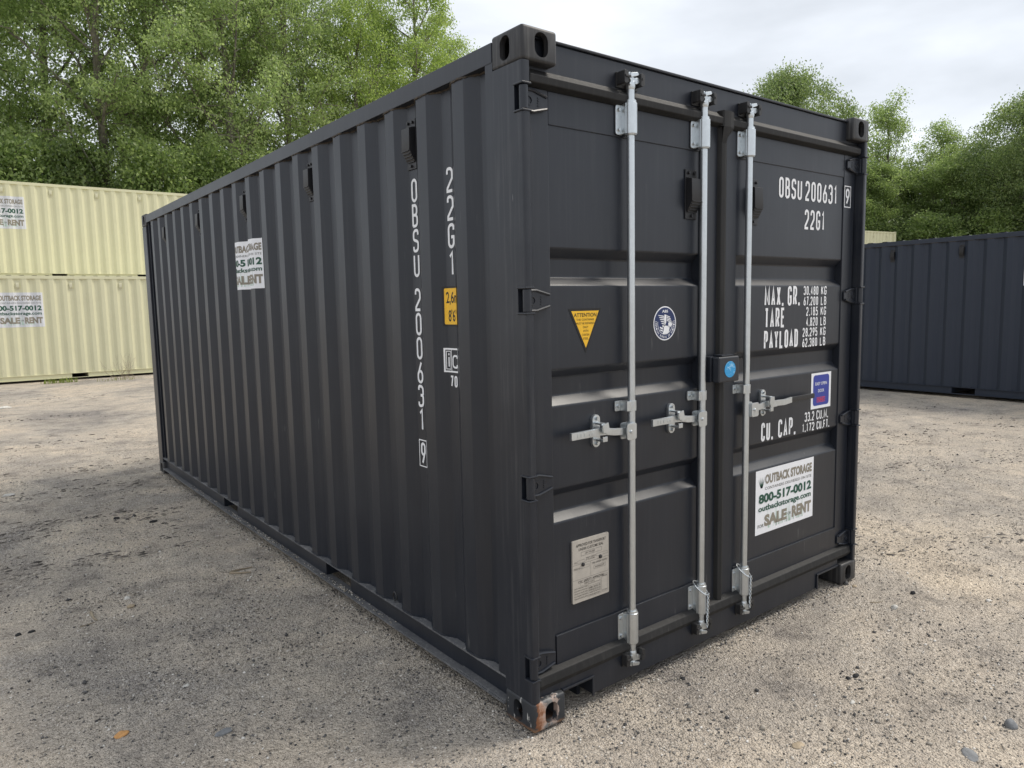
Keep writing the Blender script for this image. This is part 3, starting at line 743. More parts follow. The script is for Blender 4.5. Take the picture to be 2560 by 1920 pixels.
# approval plate
px0, px1, pz0, pz1 = .248, .452, .432, .690
pl = MB(); pl.prism(fillet([(px0, pz0), (px1, pz0), (px1, pz1), (px0, pz1)], .006, True, 3), 'y', .046, .0545); pl = pl.obj('approval_plate', 'plate', main, .001)
pl['label'] = 'beige metal approval plate held by two rivets'
T = type_text; tl = [T('APPROVED FOR TRANSPORT', .268, .434, .662, .674, .01), T('UNDER CUSTOMS SEAL', .282, .420, .645, .656, .01), T('GB-C 4701-A001', .318, .372, .6265, .634), frame2(.295, .410, .622, .638, .0008),
      T('TYPE', .256, .270, .597, .603), frame2(.275, .316, .595, .606, .0006), T('MANUFACTURERS NO.', .322, .378, .606, .612), T('OF THE CONTAINER', .322, .370, .598, .604), frame2(.380, .444, .603, .614, .0006), rect(.250, .450, .5905, .5912), rect(.250, .450, .5275, .5282), rect(.347, .3477, .5282, .5905),
      T('MODEL NO.', .256, .290, .570, .577), frame2(.293, .340, .570, .581, .0006), T('TIMBER COMPONENT TREATMENT', .354, .443, .575, .582), T('IM/RADALEUM', .372, .424, .556, .563), frame2(.364, .432, .552, .567, .0006),
      T('CSC SAFETY APPROVAL', .278, .424, .512, .522, .01), T('GB-LR 25631', .312, .368, .502, .508), frame2(.290, .400, .498, .511, .0006), frame2(.334, .404, .443, .497, .0006), frame2(.408, .444, .443, .518, .0006)]
for i in range(5): tl.append(T(('DATE MANUFACTURED', 'IDENTIFICATION NO.', 'MAXIMUM GROSS MASS', 'ALLOWABLE STACKING', 'TRANSVERSE RACKING')[i], .256, .330, .489 - .0105 * i, .4945 - .0105 * i))
for i in range(4): tl.append(T(('08.2023', '30,480 KG 67,200 LB', '216,000 KG 476,190 LB', '150,000 NEWTONS')[i], .338, .4, .4765 - .0105 * i, .483 - .0105 * i))
for i in range(3): tl.append(rect(.334, .404, .4868 - .0105 * i, .4873 - .0105 * i))
tl.append(T('08 2028', .412, .440, .508, .513)); tl.append(T('NEXT EXAM', .412, .440, .448, .453))
for q_ in tl: decal_front('lettering', q_, .0454, 'inkp', pl)
for rx_, rz_ in ((.304, .586), (.402, .597)):
    MB().tube([(rx_, .0458, rz_), (rx_, .041, rz_), (rx_, .0385, rz_)], [.0082, .0075, .003], 12).obj('rivet', 'dark', pl)
# lock box over the meeting edge
lb = MB(); lb.box(1.062, 1.128, .000, .0485, 1.262, 1.378); lb.box(1.1285, 1.215, .004, .0255, 1.266, 1.374); lb = lb.obj('lock_box', 'black', main, .004)
l2 = MB(); l2.box(1.066, 1.218, -.040, -.0005, 1.262, 1.378); l2.obj('lock_box_cover', 'black', lb, .008, seg=3)
l3 = MB(); l3.box(1.10, 1.18, -.030, .02, 1.3785, 1.386); l3.obj('lock_box_flap', 'black', lb, .002)
bp, bf = disc(1.146, 1.320, .041, .037, 36); bs = decal_front('blue_disc', (bp, bf), -.0412, 'bluefilm', lb)
MB().tube([(1.2185, -.012, 1.305), (1.235, -.010, 1.300), (1.236, .004, 1.285), (1.224, .012, 1.278)], .004, 6).obj('padlock_shackle', 'zinc', lb)
# side lettering, painted on the inner flats of the waves
def slett(s, y0, y1, z0, z1, sw): return decal_side('lettering', stroke_text(s, -y1, -y0, z0, z1, sw), .0016, 'white', main, flatx=XI)
for i, ch in enumerate('OBSU'): slett(ch, .793, .842, 2.088 - .109 * i, 2.190 - .109 * i, .0125)
for i, ch in enumerate('200631'): slett(ch, .793, .842, 1.610 - .1085 * i, 1.712 - .1085 * i, .0125)
slett('9', .794, .834, .912, 1.014, .0125); decal_side('lettering', frame2(-.850, -.782, .900, 1.026, .005), .0018, 'white', main, flatx=XI)
for i, ch in enumerate('22G1'): slett(ch, .508, .557, 2.093 - .113 * i, 2.195 - .113 * i, .0125)
u0, u1 = -.600, -.470
stick_side('height_sticker', rrect(u0, u1, 1.545, 1.712, .006), 'blackp', [(1, 'yellow', rrect(u0 + .010, u1 - .008, 1.553, 1.704, .005)),
   (2, 'blackp', type_text('2,6m', u0 + .018, u1 - .018, 1.634, 1.690, .012)), (2, 'blackp', type_text("8'6\"", u0 + .032, u1 - .032, 1.565, 1.615, .012))], .0015, main, 'yellow height sticker in a fold of the side wall')
ic = merge(frame2(-.600, -.502, 1.350, 1.453, .007), rect(-.5585, -.5545, 1.357, 1.446), frame2(-.590, -.562, 1.362, 1.441, .003), rect(-.580, -.572, 1.374, 1.415), rect(-.580, -.572, 1.422, 1.431),
           ribbon(fillet([(-.515, 1.410), (-.515, 1.421), (-.546, 1.421), (-.546, 1.372), (-.515, 1.372), (-.515, 1.384)], [0, .014, .014, .014, .014, 0], False, 4), .004, False))
decal_side('lettering', ic, .0016, 'white', main)
decal_side('lettering', stroke_text('70', -.570, -.516, 1.288, 1.337, .0085), .0016, 'white', main)
def side_sign(parent, y_left, z0, wd, ht, vin='vinyl', label=None):
    return stick_side('sale_board', shift(rect(0, wd, 0, ht), -y_left, z0), vin, [(l, m, shift(vf, -y_left, z0)) for l, m, vf in sign_design(wd, ht)], .002, parent, label)
side_sign(main, 3.315, 1.774, .55, .325)

# ------------------------------------------------------------------ the other containers of the yard
def other(loc, rz, label, kind, pockets, signs):
    root = empty('shipping_container', loc, rz)
    tag(root, label, 'container', 'shipping containers in the yard')
    if kind == 'cream':
        rm = {'charcoal_paint': MAT['cream'], 'scuffed_charcoal_paint': MAT['cream'], 'black_plastic': MAT['creamplastic'], 'casting_paint': MAT['cream'], 'worn_charcoal_casting': MAT['cream'], 'weld_dirt': MAT['cream']}
    else: rm = {'charcoal_paint': MAT['navy'], 'scuffed_charcoal_paint': MAT['navy'], 'worn_charcoal_casting': MAT['casting']}
    for ch in BASEKIDS:
        if ch.name.split('.')[0] in ('bottom_rail', 'lashing_ring'): continue
        c = copy_tree(ch, root, rm)
        if 'label' in c: del c['label']
    mt = 'cream' if kind == 'cream' else 'navy'
    make_rail(root, 1, pockets, mt); MB().box(W_ - .06, W_ - .002, .178, L_ - .178, .05, .16).obj('bottom_rail', mt, root)
    for s in signs: side_sign(root, *s)
    return root
rot = -math.atan2(.14, 2.588)
other((11.008, -1.295, 0), rot, 'dark slate blue container with plain ribbed side standing across the gravel', 'navy', [(1.82, 2.16), (3.85, 4.20)], [(3.252, 1.766, .552, .335)])
other((5.08, 19.10, 0), math.pi / 2, 'cream container standing on the ground with a large pale sale board', 'cream', [(1.79, 2.15), (3.91, 4.27)], [(5.80, 1.345, 1.05, .83, 'oldvinyl')])
other((5.10, 21.66, 0), math.pi / 2, 'cream container at the bottom of the stack behind the front row', 'cream', [(1.92, 2.28), (3.96, 4.33)], [])
other((5.10, 21.66, H_ + .001), math.pi / 2, 'cream container on top of the stack with trees right behind it', 'cream', [(1.77, 2.13), (3.90, 4.26)], [(5.81, 3.925 - H_, 1.05, .85, 'oldvinyl')])
dv = Vector((37.159 - 39.849, 17.308 - 16.905, 0)).normalized(); az = math.atan2(-dv.x, dv.y)
for i in (0, 1):
    other((39.849, 16.905, i * (H_ + .001)), az, ('cream container under another one beyond the dark blue container', 'cream container raised on another one, its top showing over the dark blue container')[i], 'cream', [(1.92, 2.28), (3.96, 4.33)], [])

# ------------------------------------------------------------------ ground
def vnoise(x, y, seed):
    xi = np.floor(x).astype(np.int64); yi = np.floor(y).astype(np.int64); xf = x - xi; yf = y - yi
    def h(a, b):
        n = (a * 374761393 + b * 668265263 + seed * 974634777) & 0xffffffff
        n = ((n ^ (n >> 13)) * 1274126177) & 0xffffffff
        return ((n ^ (n >> 16)) & 0xffff) / 65535.0
    u = xf * xf * (3 - 2 * xf); v = yf * yf * (3 - 2 * yf)
    return (h(xi, yi) * (1 - u) + h(xi + 1, yi) * u) * (1 - v) + (h(xi, yi + 1) * (1 - u) + h(xi + 1, yi + 1) * u) * v
def fbm(x, y, seed, o=3):
    s = 0; a = .5
    for i in range(o): s = s + a * (vnoise(x * 2 ** i, y * 2 ** i, seed + i) - .5); a *= .5
    return s
FOOT = [((0, 0), 0), ((11.008, -1.295), rot), ((5.08, 19.10), math.pi / 2), ((5.10, 21.66), math.pi / 2), ((39.849, 16.905), az)]
def ground_h(x, y):
    x = np.asarray(x, float); y = np.asarray(y, float)
    h = .030 * fbm(x * .55, y * .55, 11, 2) + .022 * fbm(x * 2.2, y * 2.2, 23, 3) + .013 * fbm(x * 11, y * 11, 37, 2)
    # wheel-scuffed ridges and cleat marks
    for a, seed, gate in ((.10, 51, x < 1.2), (-.95, 57, x >= 1.2)):
        q = x * math.cos(a) + y * math.sin(a); p = -x * math.sin(a) + y * math.cos(a)
        wob = .35 * fbm(x * .8, y * .8, 5, 2) + .10 * fbm(x * 5, y * 5, 15, 2)
        rid = vnoise(q * 3.0, (p + wob) * 9, seed) * .6 + vnoise(q * 7.0, (p + wob) * 19, seed + 3) * .4
        rid = np.clip((rid - .58) * 6, 0, 1) * np.clip(vnoise(x * .6, y * .6, 77) * 3.2 - 1.1, 0, 1)
        h = h + .022 * rid * gate * np.clip((np.hypot(x - CAM.x, y - CAM.y) - 3.0) / 1.5, .15, 1)
    flat = np.zeros_like(h)
    for (o, a) in FOOT:
        dx = x - o[0]; dy = y - o[1]; lx = dx * math.cos(a) + dy * math.sin(a); ly = -dx * math.sin(a) + dy * math.cos(a)
        d = np.maximum(np.maximum(-lx, lx - W_), np.maximum(-ly, ly - L_))
        flat = np.maximum(flat, np.clip(1 - (d - .03) / .5, 0, 1))
    flat = flat * flat * (3 - 2 * flat)
    return h * (1 - flat * .9) - .006 * flat - .004
def axis(lo, a, b, hi, st):
    f = list(np.arange(a, b, st)); s = st; x = b; r = []
    while x < hi: r.append(x); s *= 1.13; x += s
    r.append(hi); s = st; x = a; l = []
    while x > lo: l.append(x); s *= 1.13; x -= s
    l.append(lo); return np.array(sorted(set(l[::-1] + f + r)))
gx = axis(-600, -3.6, 6.2, 600, .03); gy = axis(-600, -2.2, 9.0, 600, .03)
GX, GY = np.meshgrid(gx, gy); GZ = ground_h(GX, GY); nx, ny = len(gx), len(gy)
me = bpy.data.meshes.new('ground'); co = np.stack([GX, GY, GZ], -1).reshape(-1, 3)
idx = np.arange(nx * ny).reshape(ny, nx)
quads = np.stack([idx[:-1, :-1], idx[:-1, 1:], idx[1:, 1:], idx[1:, :-1]], -1).reshape(-1, 4)
def fast_mesh(me, co, faces):
    k = faces.shape[1]; me.vertices.add(len(co)); me.vertices.foreach_set('co', co.astype(np.float32).ravel())
    me.loops.add(faces.size); me.loops.foreach_set('vertex_index', faces.astype(np.int32).ravel())
    me.polygons.add(len(faces)); me.polygons.foreach_set('loop_start', np.arange(0, faces.size, k, dtype=np.int32))
    me.update(calc_edges=True); me.validate()
fast_mesh(me, co, quads); me.shade_smooth()
m, t, b = newmat('gravel_ground')
c = N(t, 'ShaderNodeTexCoord'); vec = c.outputs['Object']
def vor(scale, feat='F1', out='Color'):
    v = N(t, 'ShaderNodeTexVoronoi'); v.inputs['Scale'].default_value = scale; v.feature = feat; L(t, vec, v.inputs['Vector']); return v
v1 = vor(130); v2 = vor(260); v3 = vor(60)
def lum(o):
    r = N(t, 'ShaderNodeSeparateColor'); L(t, o, r.inputs[0]); return r.outputs[0]
g1 = ramp(t, lum(v1.outputs['Color']), (0, (.11, .105, .10)), (.12, (.25, .23, .205)), (.4, (.40, .355, .30)), (.8, (.50, .445, .375)), (.96, (.70, .66, .60)))
g2 = ramp(t, lum(v2.outputs['Color']), (0, (.13, .12, .11)), (.25, (.34, .305, .26)), (.75, (.50, .44, .37)), (1, (.70, .65, .58)))
g3 = ramp(t, lum(v3.outputs['Color']), (0, (.05, .05, .05)), (.12, (.22, .205, .19)), (.5, (.42, .375, .32)), (1, (.52, .46, .39)))
dirt = ramp(t, noise(t, 75, 9, .82), (.33, (.10, .092, .085)), (.44, (.33, .29, .245)), (.55, (.48, .425, .355)), (.68, (.74, .69, .61)))
a = mixc(t, .5, g1, g2); a = mixc(t, ramp(t, noise(t, 2.1, 5, .65), (.48, (0, 0, 0)), (.66, (.75,) * 3)), a, g3)
a = mixc(t, ramp(t, noise(t, 1.15, 5, .62), (.40, (.15,) * 3), (.58, (.85,) * 3)), a, dirt)
big = noise(t, .5, 6, .62, dist=.8); mid = noise(t, 3.1, 6, .7); fine = noise(t, 30, 6, .75, stretch=(.6, 1.3, 1))
tone = ramp(t, big, (.34, (.64, .645, .67)), (.45, (.88, .87, .86)), (.54, (1.05, 1.02, .98)), (.66, (1.20, 1.14, 1.05)))
tone2 = ramp(t, mid, (.32, (.58, .585, .60)), (.46, (.95, .95, .95)), (.66, (1.13, 1.12, 1.09)))
tone3 = ramp(t, fine, (.32, (.50, .49, .48)), (.45, (.97, .97, .97)), (.7, (1.12, 1.11, 1.10)))
tone5 = ramp(t, noise(t, .9, 2, .5), (0, (1.22, 1.24, 1.28)), (1, (1.29, 1.305, 1.33)))
for tn in (tone, tone2, tone3, tone5):
    mm = N(t, 'ShaderNodeMix', data_type='RGBA', blend_type='MULTIPLY'); mm.inputs[0].default_value = 1; L(t, a, mm.inputs[6]); L(t, tn, mm.inputs[7]); a = mm.outputs[2]
L(t, a, b.inputs['Base Color']); b.inputs['Roughness'].default_value = .92; b.inputs['Specular IOR Level'].default_value = .15
hs = N(t, 'ShaderNodeMath', operation='ADD'); L(t, v1.outputs['Distance'], hs.inputs[0]); L(t, v3.outputs['Distance'], hs.inputs[1])
h2 = N(t, 'ShaderNodeMath', operation='ADD'); L(t, hs.outputs[0], h2.inputs[0]); L(t, noise(t, 26, 6, .7), h2.inputs[1])
bump(t, b, h2.outputs[0], .8, .014).invert = True
MAT['ground'] = m
gr = link('ground', me, 'ground'); tag(gr, kind='structure')

# loose grit too small and too many to count
def stones(n, size, pts, zoff=0., squash=.7, asp=None, head=None):
    base = np.array([(1, 0, 0), (-1, 0, 0), (0, 1, 0), (0, -1, 0), (0, 0, 1), (0, 0, -1)], float)
    f = np.array([(0, 2, 4), (2, 1, 4), (1, 3, 4), (3, 0, 4), (2, 0, 5), (1, 2, 5), (3, 1, 5), (0, 3, 5)])
    asp = np.ones(len(pts)) if asp is None else asp
    k = len(pts); V = base[None] * (1 + rng.uniform(-.35, .35, (k, 6, 3))); V = V + rng.uniform(-.25, .25, (k, 6, 3))
    V[..., 0] *= asp[:, None]; th = rng.uniform(0, 2 * np.pi, k) if head is None else head; c_, s_ = np.cos(th), np.sin(th)
    s = size[:, None]; X = (V[..., 0] * c_[:, None] - V[..., 1] * s_[:, None]) * s; Y = (V[..., 0] * s_[:, None] + V[..., 1] * c_[:, None]) * s * .8; Z = V[..., 2] * s * squash
    V = np.stack([X + pts[:, 0:1], Y + pts[:, 1:2], Z + pts[:, 2:3]], -1).reshape(-1, 3)
    F = (f[None] + (np.arange(k) * 6)[:, None, None]).reshape(-1, 3); return V, F
def inside_any(x, y, m):
    r = np.zeros(len(x), bool)
    for (o, a) in FOOT:
        dx = x - o[0]; dy = y - o[1]; lx = dx * math.cos(a) + dy * math.sin(a); ly = -dx * math.sin(a) + dy * math.cos(a)
        r |= (lx > -m) & (lx < W_ + m) & (ly > -m) & (ly < L_ + m)
    return r
K = 120000
rr = .8 + 9.5 * rng.random(K) ** 1.25; th = YAW + rng.uniform(-.75, .75, K)
X = CAM.x + rr * np.sin(th); Y = CAM.y + rr * np.cos(th)
clump = vnoise(X * 1.3, Y * 1.3, 91) * .6 + vnoise(X * 5, Y * 5, 93) * .5
ok = ~inside_any(X, Y, .0) & (rng.random(K) < clump * 1.3)
X, Y = X[ok], Y[ok]; S = .0026 + .0050 * rng.random(len(X)) ** 2.5 + .013 * (rng.random(len(X)) < .014) * rng.random(len(X)) ** 2
V, F = stones(len(X), S, np.stack([X, Y, ground_h(X, Y) + S * .25], -1))
pk = [(-.62, 1.75), (-.95, 1.35), (-.45, 1.3), (-1.1, 2.6), (-.35, 2.3), (-.75, .75), (-.3, .75), (.95, -.75), (1.3, .3), (2.0, -.6), (2.9, .3), (.45, -.35), (1.75, -.95)]
px_ = np.concatenate([rng.normal(a, .13 + .1 * rng.random(), 230) for a, b in pk]); py_ = np.concatenate([rng.normal(b, .09 + .07 * rng.random(), 230) for a, b in pk])
o_ = ~inside_any(px_, py_, .02); px_, py_ = px_[o_], py_[o_]; pz_ = .003 + .0065 * rng.random(len(px_)) ** 2
V4, F4 = stones(len(px_), pz_, np.stack([px_, py_, ground_h(px_, py_) + pz_ * .2], -1)); F = np.concatenate([F, F4 + len(V)]); V = np.concatenate([V, V4])
# grit lying on the lower lip of the rail
ky = np.concatenate([rng.uniform(1.1, 4.9, 260), rng.normal(2.9, .25, 160), rng.normal(1.75, .12, 90)]); ks = .002 + .004 * rng.random(len(ky))
V2, F2 = stones(len(ky), ks, np.stack([rng.uniform(-.004, .028, len(ky)), ky, .058 + ks * .5], -1))
# grit banked along the foot of the container
by = np.concatenate([rng.uniform(0, 6, 2600), rng.normal(0, .012, 1500) * 0]); bx = -np.abs(rng.normal(0, .05, len(by))); fr_ = np.arange(len(by)) >= 2600
bx2 = np.where(fr_, rng.uniform(.15, 2.3, len(by)), bx + .03); by2 = np.where(fr_, .045 - np.abs(rng.normal(0, .04, len(by))), by); bs_ = .0025 + .005 * rng.random(len(by)) ** 2
V3, F3 = stones(len(by), bs_, np.stack([bx2, by2, ground_h(bx2, by2) + bs_ * .4], -1))
me = bpy.data.meshes.new('gravel'); fast_mesh(me, np.concatenate([V, V2, V3]), np.concatenate([F, F2 + len(V), F3 + len(V) + len(V2)]))
m, t, b = newmat('grit'); g = N(t, 'ShaderNodeNewGeometry')
L(t, ramp(t, g.outputs['Random Per Island'], (0, (.05, .05, .052)), (.25, (.16, .155, .15)), (.5, (.36, .325, .275)), (.85, (.48, .43, .36)), (.97, (.72, .69, .64))), b.inputs['Base Color'])
b.inputs['Roughness'].default_value = .9; b.inputs['Specular IOR Level'].default_value = .2; MAT['grit'] = m
tag(link('gravel', me, 'grit'), 'loose gravel scattered over the yard', 'gravel', kind='stuff')

# crumbs of earth turned up by wheels, in rows, coloured darker for the shaded sides of scuffs
cx_, cy_, ch_ = [], [], []
for (xa, ya, xb, yb, wdt, n) in ((-6, 7.3, .2, 6.75, .16, 420), (-6, 6.3, -.1, 5.5, .20, 620), (-5, 5.2, -.2, 4.3, .22, 760), (-4, 4.0, -.3, 3.3, .16, 420), (-7, 9.2, .3, 8.8, .25, 420), (-7, 12, .4, 11.5, .3, 420), (-6, 15, .8, 14.6, .3, 300),
                                 (3.0, 1.6, 8.4, .2, .25, 560), (3.4, 2.9, 9.5, 1.3, .25, 520), (3.0, .2, 6.5, -1.2, .18, 420), (4.2, 4.4, 10.2, 2.6, .3, 420)):
    n = int(n * 2.4); k_ = rng.random(n); dx_, dy_ = xb - xa, yb - ya; ln_ = math.hypot(dx_, dy_); off_ = rng.normal(0, wdt, n) + .08 * np.sin(k_ * 17)
    keep_ = vnoise(k_ * 14, off_ * 6, n) > .42
    cx_.append((xa + dx_ * k_ - dy_ / ln_ * off_)[keep_]); cy_.append((ya + dy_ * k_ + dx_ / ln_ * off_)[keep_]); ch_.append((math.atan2(dy_, dx_) + rng.normal(.15, .35, n))[keep_])
cx_, cy_, ch_ = map(np.concatenate, (cx_, cy_, ch_)); ok_ = ~inside_any(cx_, cy_, .03); cx_, cy_, ch_ = cx_[ok_], cy_[ok_], ch_[ok_]
cs_ = .0035 + .0085 * rng.random(len(cx_)) ** 2.4
V, F = stones(len(cx_), cs_, np.stack([cx_, cy_, ground_h(cx_, cy_) + cs_ * .15], -1), squash=.75, asp=1.4 + 2.8 * rng.random(len(cx_)), head=ch_)
me = bpy.data.meshes.new('earth_clods'); fast_mesh(me, V, F)
m, t, b = newmat('shade_toned_earth'); g = N(t, 'ShaderNodeNewGeometry')
L(t, ramp(t, g.outputs['Random Per Island'], (0, (.075, .070, .064)), (.4, (.20, .18, .16)), (.8, (.36, .325, .28)), (1, (.48, .44, .39))), b.inputs['Base Color'])
b.inputs['Roughness'].default_value = .95; b.inputs['Specular IOR Level'].default_value = .1; MAT['earth'] = m
tag(link('earth_clods', me, 'earth'), 'crumbs of earth turned up along wheel tracks, coloured dark as the shade of scuffs', 'earth', kind='stuff')

# ------------------------------------------------------------------ single stones and bits of wood that can be told apart
def at(px, py, z=0.):
    d = fwd + r2 * ((px - 1280) / FPX) - u2 * ((py - 960) / FPX); k = (z - CAM.z) / d.z; p = CAM + d * k
    return p.x, p.y, float(ground_h(p.x, p.y))
def stone(px, py, sx, sy, sz, mat, label, seed, rz=0, cat='stone'):
    x, y, z = at(px, py); bm = bmesh.new(); bmesh.ops.create_icosphere(bm, subdivisions=3, radius=1); rs = random.Random(seed); o = rs.random() * 50
    from mathutils import noise as nz_
    for v in bm.verts:
        v.co *= 1 + .30 * nz_.noise(v.co * 1.1 + Vector((o, o, o))) + .09 * nz_.noise(v.co * 3.5 + Vector((o, 0, o)))
        if v.co.z < -.35: v.co.z = -.35
        v.co = Vector((v.co.x * sx, v.co.y * sy, (v.co.z + .30) * sz))
    me = bpy.data.meshes.new('stone'); bm.to_mesh(me); bm.free(); me.shade_smooth()
    ob = link('stone', me, mat); ob.location = (x, y, z - .001); ob.rotation_euler = (0, 0, rz); tag(ob, label, cat); return ob
stone(2528, 1812, .026, .020, .022, 'sgrey', 'smooth grey rounded stone, the largest loose one on the beige gravel', 1)
stone(304, 1838, .026, .019, .010, 'sorange', 'flat orange stone lying in the grey gravel', 2, .3)
stone(2236, 1519, .020, .016, .015, 'swhite', 'white stone beside the dark one off the container door corner', 3)
stone(2282, 1482, .017, .013, .013, 'sdark', 'dark stone beside the white one off the container door corner', 4)
stone(2136, 1463, .018, .012, .008, 'stan', 'tan chip lying against the far door-end corner casting', 5)
stone(318, 1497, .018, .013, .012, 'swhite', 'pale rounded stone in the shade, twin of a tan one', 6)
stone(328, 1522, .020, .015, .012, 'stan', 'tan rounded stone in the shade next to a pale one', 7)
stone(466, 1716, .014, .009, .008, 'swhite', 'bright white chip in the coarse grey gravel', 8)
stone(46, 1588, .014, .012, .010, 'sdark', 'black clod, the rounder of a close pair', 9)
stone(80, 1581, .018, .010, .008, 'sdark', 'black clod, the longer of a close pair', 10)
stone(291, 1295, .024, .018, .014, 'sdark', 'dark clod on the scuffed gravel beside the container wall', 11)
stone(384, 1304, .034, .016, .013, 'sdark', 'long dark clod on the scuffed gravel beside the container wall', 12)
stone(560, 1828, .034, .020, .009, 'sgrey', 'flat dark grey slate lying in the gravel', 13, .2)
stone(2425, 1888, .040, .026, .005, 'sgrey', 'flat cracked grey stone pressed into the beige gravel', 14, .8)
stone(22, 1240, .050, .022, .016, 'swhite', 'long whitish stone at the edge of the container shade', 15, .2)
stone(8, 1022, .12, .05, .03, 'swhite', 'white slab of stone out on the open yard', 16, .1)
stone(2140, 1688, .020, .011, .009, 'sdark', 'black stone, largest of three in front of the doors', 17)
stone(2120, 1694, .011, .010, .009, 'sdark', 'small black stone, middle of three in front of the doors', 18)
stone(1707, 1692, .013, .010, .009, 'sdark', 'small black stone near the foot of the doors', 19)
stone(2131, 1756, .013, .009, .007, 'swhite', 'small white chip on the beige gravel before the doors', 20)
stone(1995, 1860, .024, .018, .006, 'stan', 'flat tan stone pressed into the beige gravel', 21)
def stick(pts, r, label, name='stick', cat='stick', mat='wood'):
    P = []
    for (px, py) in pts: x, y, z = at(px, py); P.append((x, y, z + r * .7))
    o = Vector(P[0]); mb = MB(); mb.tube([Vector(p) - o for p in P], [r * (1 - .5 * i / (len(P) - 1)) for i in range(len(P))], 6)
    ob = mb.obj(name, mat); ob.location = o; tag(ob, label, cat); return ob
stick([(574, 1432), (600, 1431), (627, 1429)], .009, 'grey wood splinter lying straight beside the container')
stick([(577, 1428), (604, 1421), (630, 1416)], .007, 'grey wood splinter lying slanted beside a straight one')
stick([(200, 1569), (218, 1563), (237, 1557)], .0035, 'thin pale stick on the shaded gravel')
stick([(228, 1536), (235, 1548), (243, 1553)], .0075, 'short pale chip of wood on the shaded gravel')
stick([(2175, 1504), (2190, 1505), (2206, 1503)], .003, 'thin tan twig near the far corner of the doors')
# weeds at the foot of the cream container
def tuft(px, py, n, hgt, wid, label, cat, name, col):
    x, y, z = at(px, py); r_ = random.Random(px); mb = MB()
    for i in range(n):
        bx, by = r_.gauss(0, wid), r_.gauss(0, wid * .35); a = r_.uniform(0, 6.28); h = hgt * r_.uniform(.5, 1.1); l = h * r_.uniform(.2, .7); w_ = .006
        p0 = Vector((bx, by, 0)); p1 = p0 + Vector((math.cos(a) * l * .4, math.sin(a) * l * .4, h * .65)); p2 = p0 + Vector((math.cos(a) * l, math.sin(a) * l, h)); s = Vector((-math.sin(a), math.cos(a), 0)) * w_
        mb.add([p0 - s, p0 + s, p1 + s * .8, p1 - s * .8, p2], [(0, 1, 2, 3), (3, 2, 4)])
    mm_, t_, b_ = newmat(name + '_leaf'); b_.inputs['Base Color'].default_value = (*col, 1); b_.inputs['Roughness'].default_value = .7
    ob = link(name, mb_mesh_raw(name, mb), mm_); ob.location = (x, y, z - .005); tag(ob, label, cat); return ob
tuft(155, 957, 130, .13, .17, 'yellow green grass tuft beside the fork pocket of the cream container', 'grass', 'grass_tuft', (.17, .22, .03))
tuft(305, 950, 60, .09, .25, 'sparse grass at the foot of the cream container', 'grass', 'grass_tuft', (.20, .21, .06))
x, y, z = at(310, 945); r_ = random.Random(5); mb = MB()
for i in range(16):
    a = r_.uniform(-1, 1); h = r_.uniform(.3, .75); p = Vector((r_.gauss(0, .12), r_.gauss(0, .04), 0)); q = p + Vector((a * h * .8, r_.uniform(-.1, .1), h))
    mid_ = (p + q) / 2 + Vector((a * .08, 0, -.04)); mb.tube([p, mid_, q], [.004, .003, .0015], 4)
    for k in range(3):
        s = p.lerp(q, .4 + .2 * k); mb.tube([s, s + Vector((r_.uniform(-.12, .12), r_.uniform(-.05, .05), r_.uniform(.04, .14)))], [.002, .001], 3)
ob = mb.obj('dry_weed', 'wood'); ob.location = (x, y, z - .01); tag(ob, 'bare dry weed stalks in front of the cream container', 'weed')

# ------------------------------------------------------------------ trees
def leaf_mat(name, c0, c1, c2):
    m, t, b = newmat(name); g = N(t, 'ShaderNodeNewGeometry'); t.nodes.remove(b)
    lo = noise(t, .5, 3, .6)
    mx_ = N(t, 'ShaderNodeMath', operation='ADD'); L(t, g.outputs['Random Per Island'], mx_.inputs[0]); L(t, lo, mx_.inputs[1])
    col = ramp(t, mx_.outputs[0], (.45, c0), (1.0, c1), (1.45, c2))
    ml = N(t, 'ShaderNodeMath', operation='MULTIPLY'); ml.inputs[1].default_value = .62; L(t, mx_.outputs[0], ml.inputs[0])
    col = ramp(t, ml.outputs[0], (.28, c0), (.62, c1), (.9, c2))
    d = N(t, 'ShaderNodeBsdfPrincipled'); L(t, col, d.inputs['Base Color']); d.inputs['Roughness'].default_value = .42; d.inputs['Specular IOR Level'].default_value = .6
    tr = N(t, 'ShaderNodeBsdfTranslucent'); hs_ = N(t, 'ShaderNodeHueSaturation'); hs_.inputs['Value'].default_value = 2.1; hs_.inputs['Saturation'].default_value = 1.1; L(t, col, hs_.inputs['Color']); L(t, hs_.outputs[0], tr.inputs[0])
    ms = N(t, 'ShaderNodeMixShader'); ms.inputs[0].default_value = .5; L(t, d.outputs[0], ms.inputs[1]); L(t, tr.outputs[0], ms.inputs[2])
    L(t, ms.outputs[0], t.nodes['Material Output'].inputs[0]); return m
LM = [leaf_mat('leaves_grey_green', (.145, .20, .08), (.235, .305, .115), (.335, .40, .18)),
      leaf_mat('leaves_mid_green', (.115, .165, .06), (.195, .258, .09), (.275, .335, .14)),
      leaf_mat('leaves_yellow_green', (.13, .19, .05), (.225, .295, .08), (.32, .385, .135)),
      leaf_mat('leaves_dark_green', (.085, .125, .05), (.15, .20, .075), (.21, .26, .105))]
m, t, b = newmat('bark'); L(t, ramp(t, noise(t, 7, 5, .6, stretch=(1, 1, .3)), (.3, (.09, .08, .068)), (.7, (.25, .225, .19))), b.inputs['Base Color']); b.inputs['Roughness'].default_value = .9
bump(t, b, noise(t, 12, 4, .6, stretch=(1, 1, .25)), .6, .03); MAT['bark'] = m

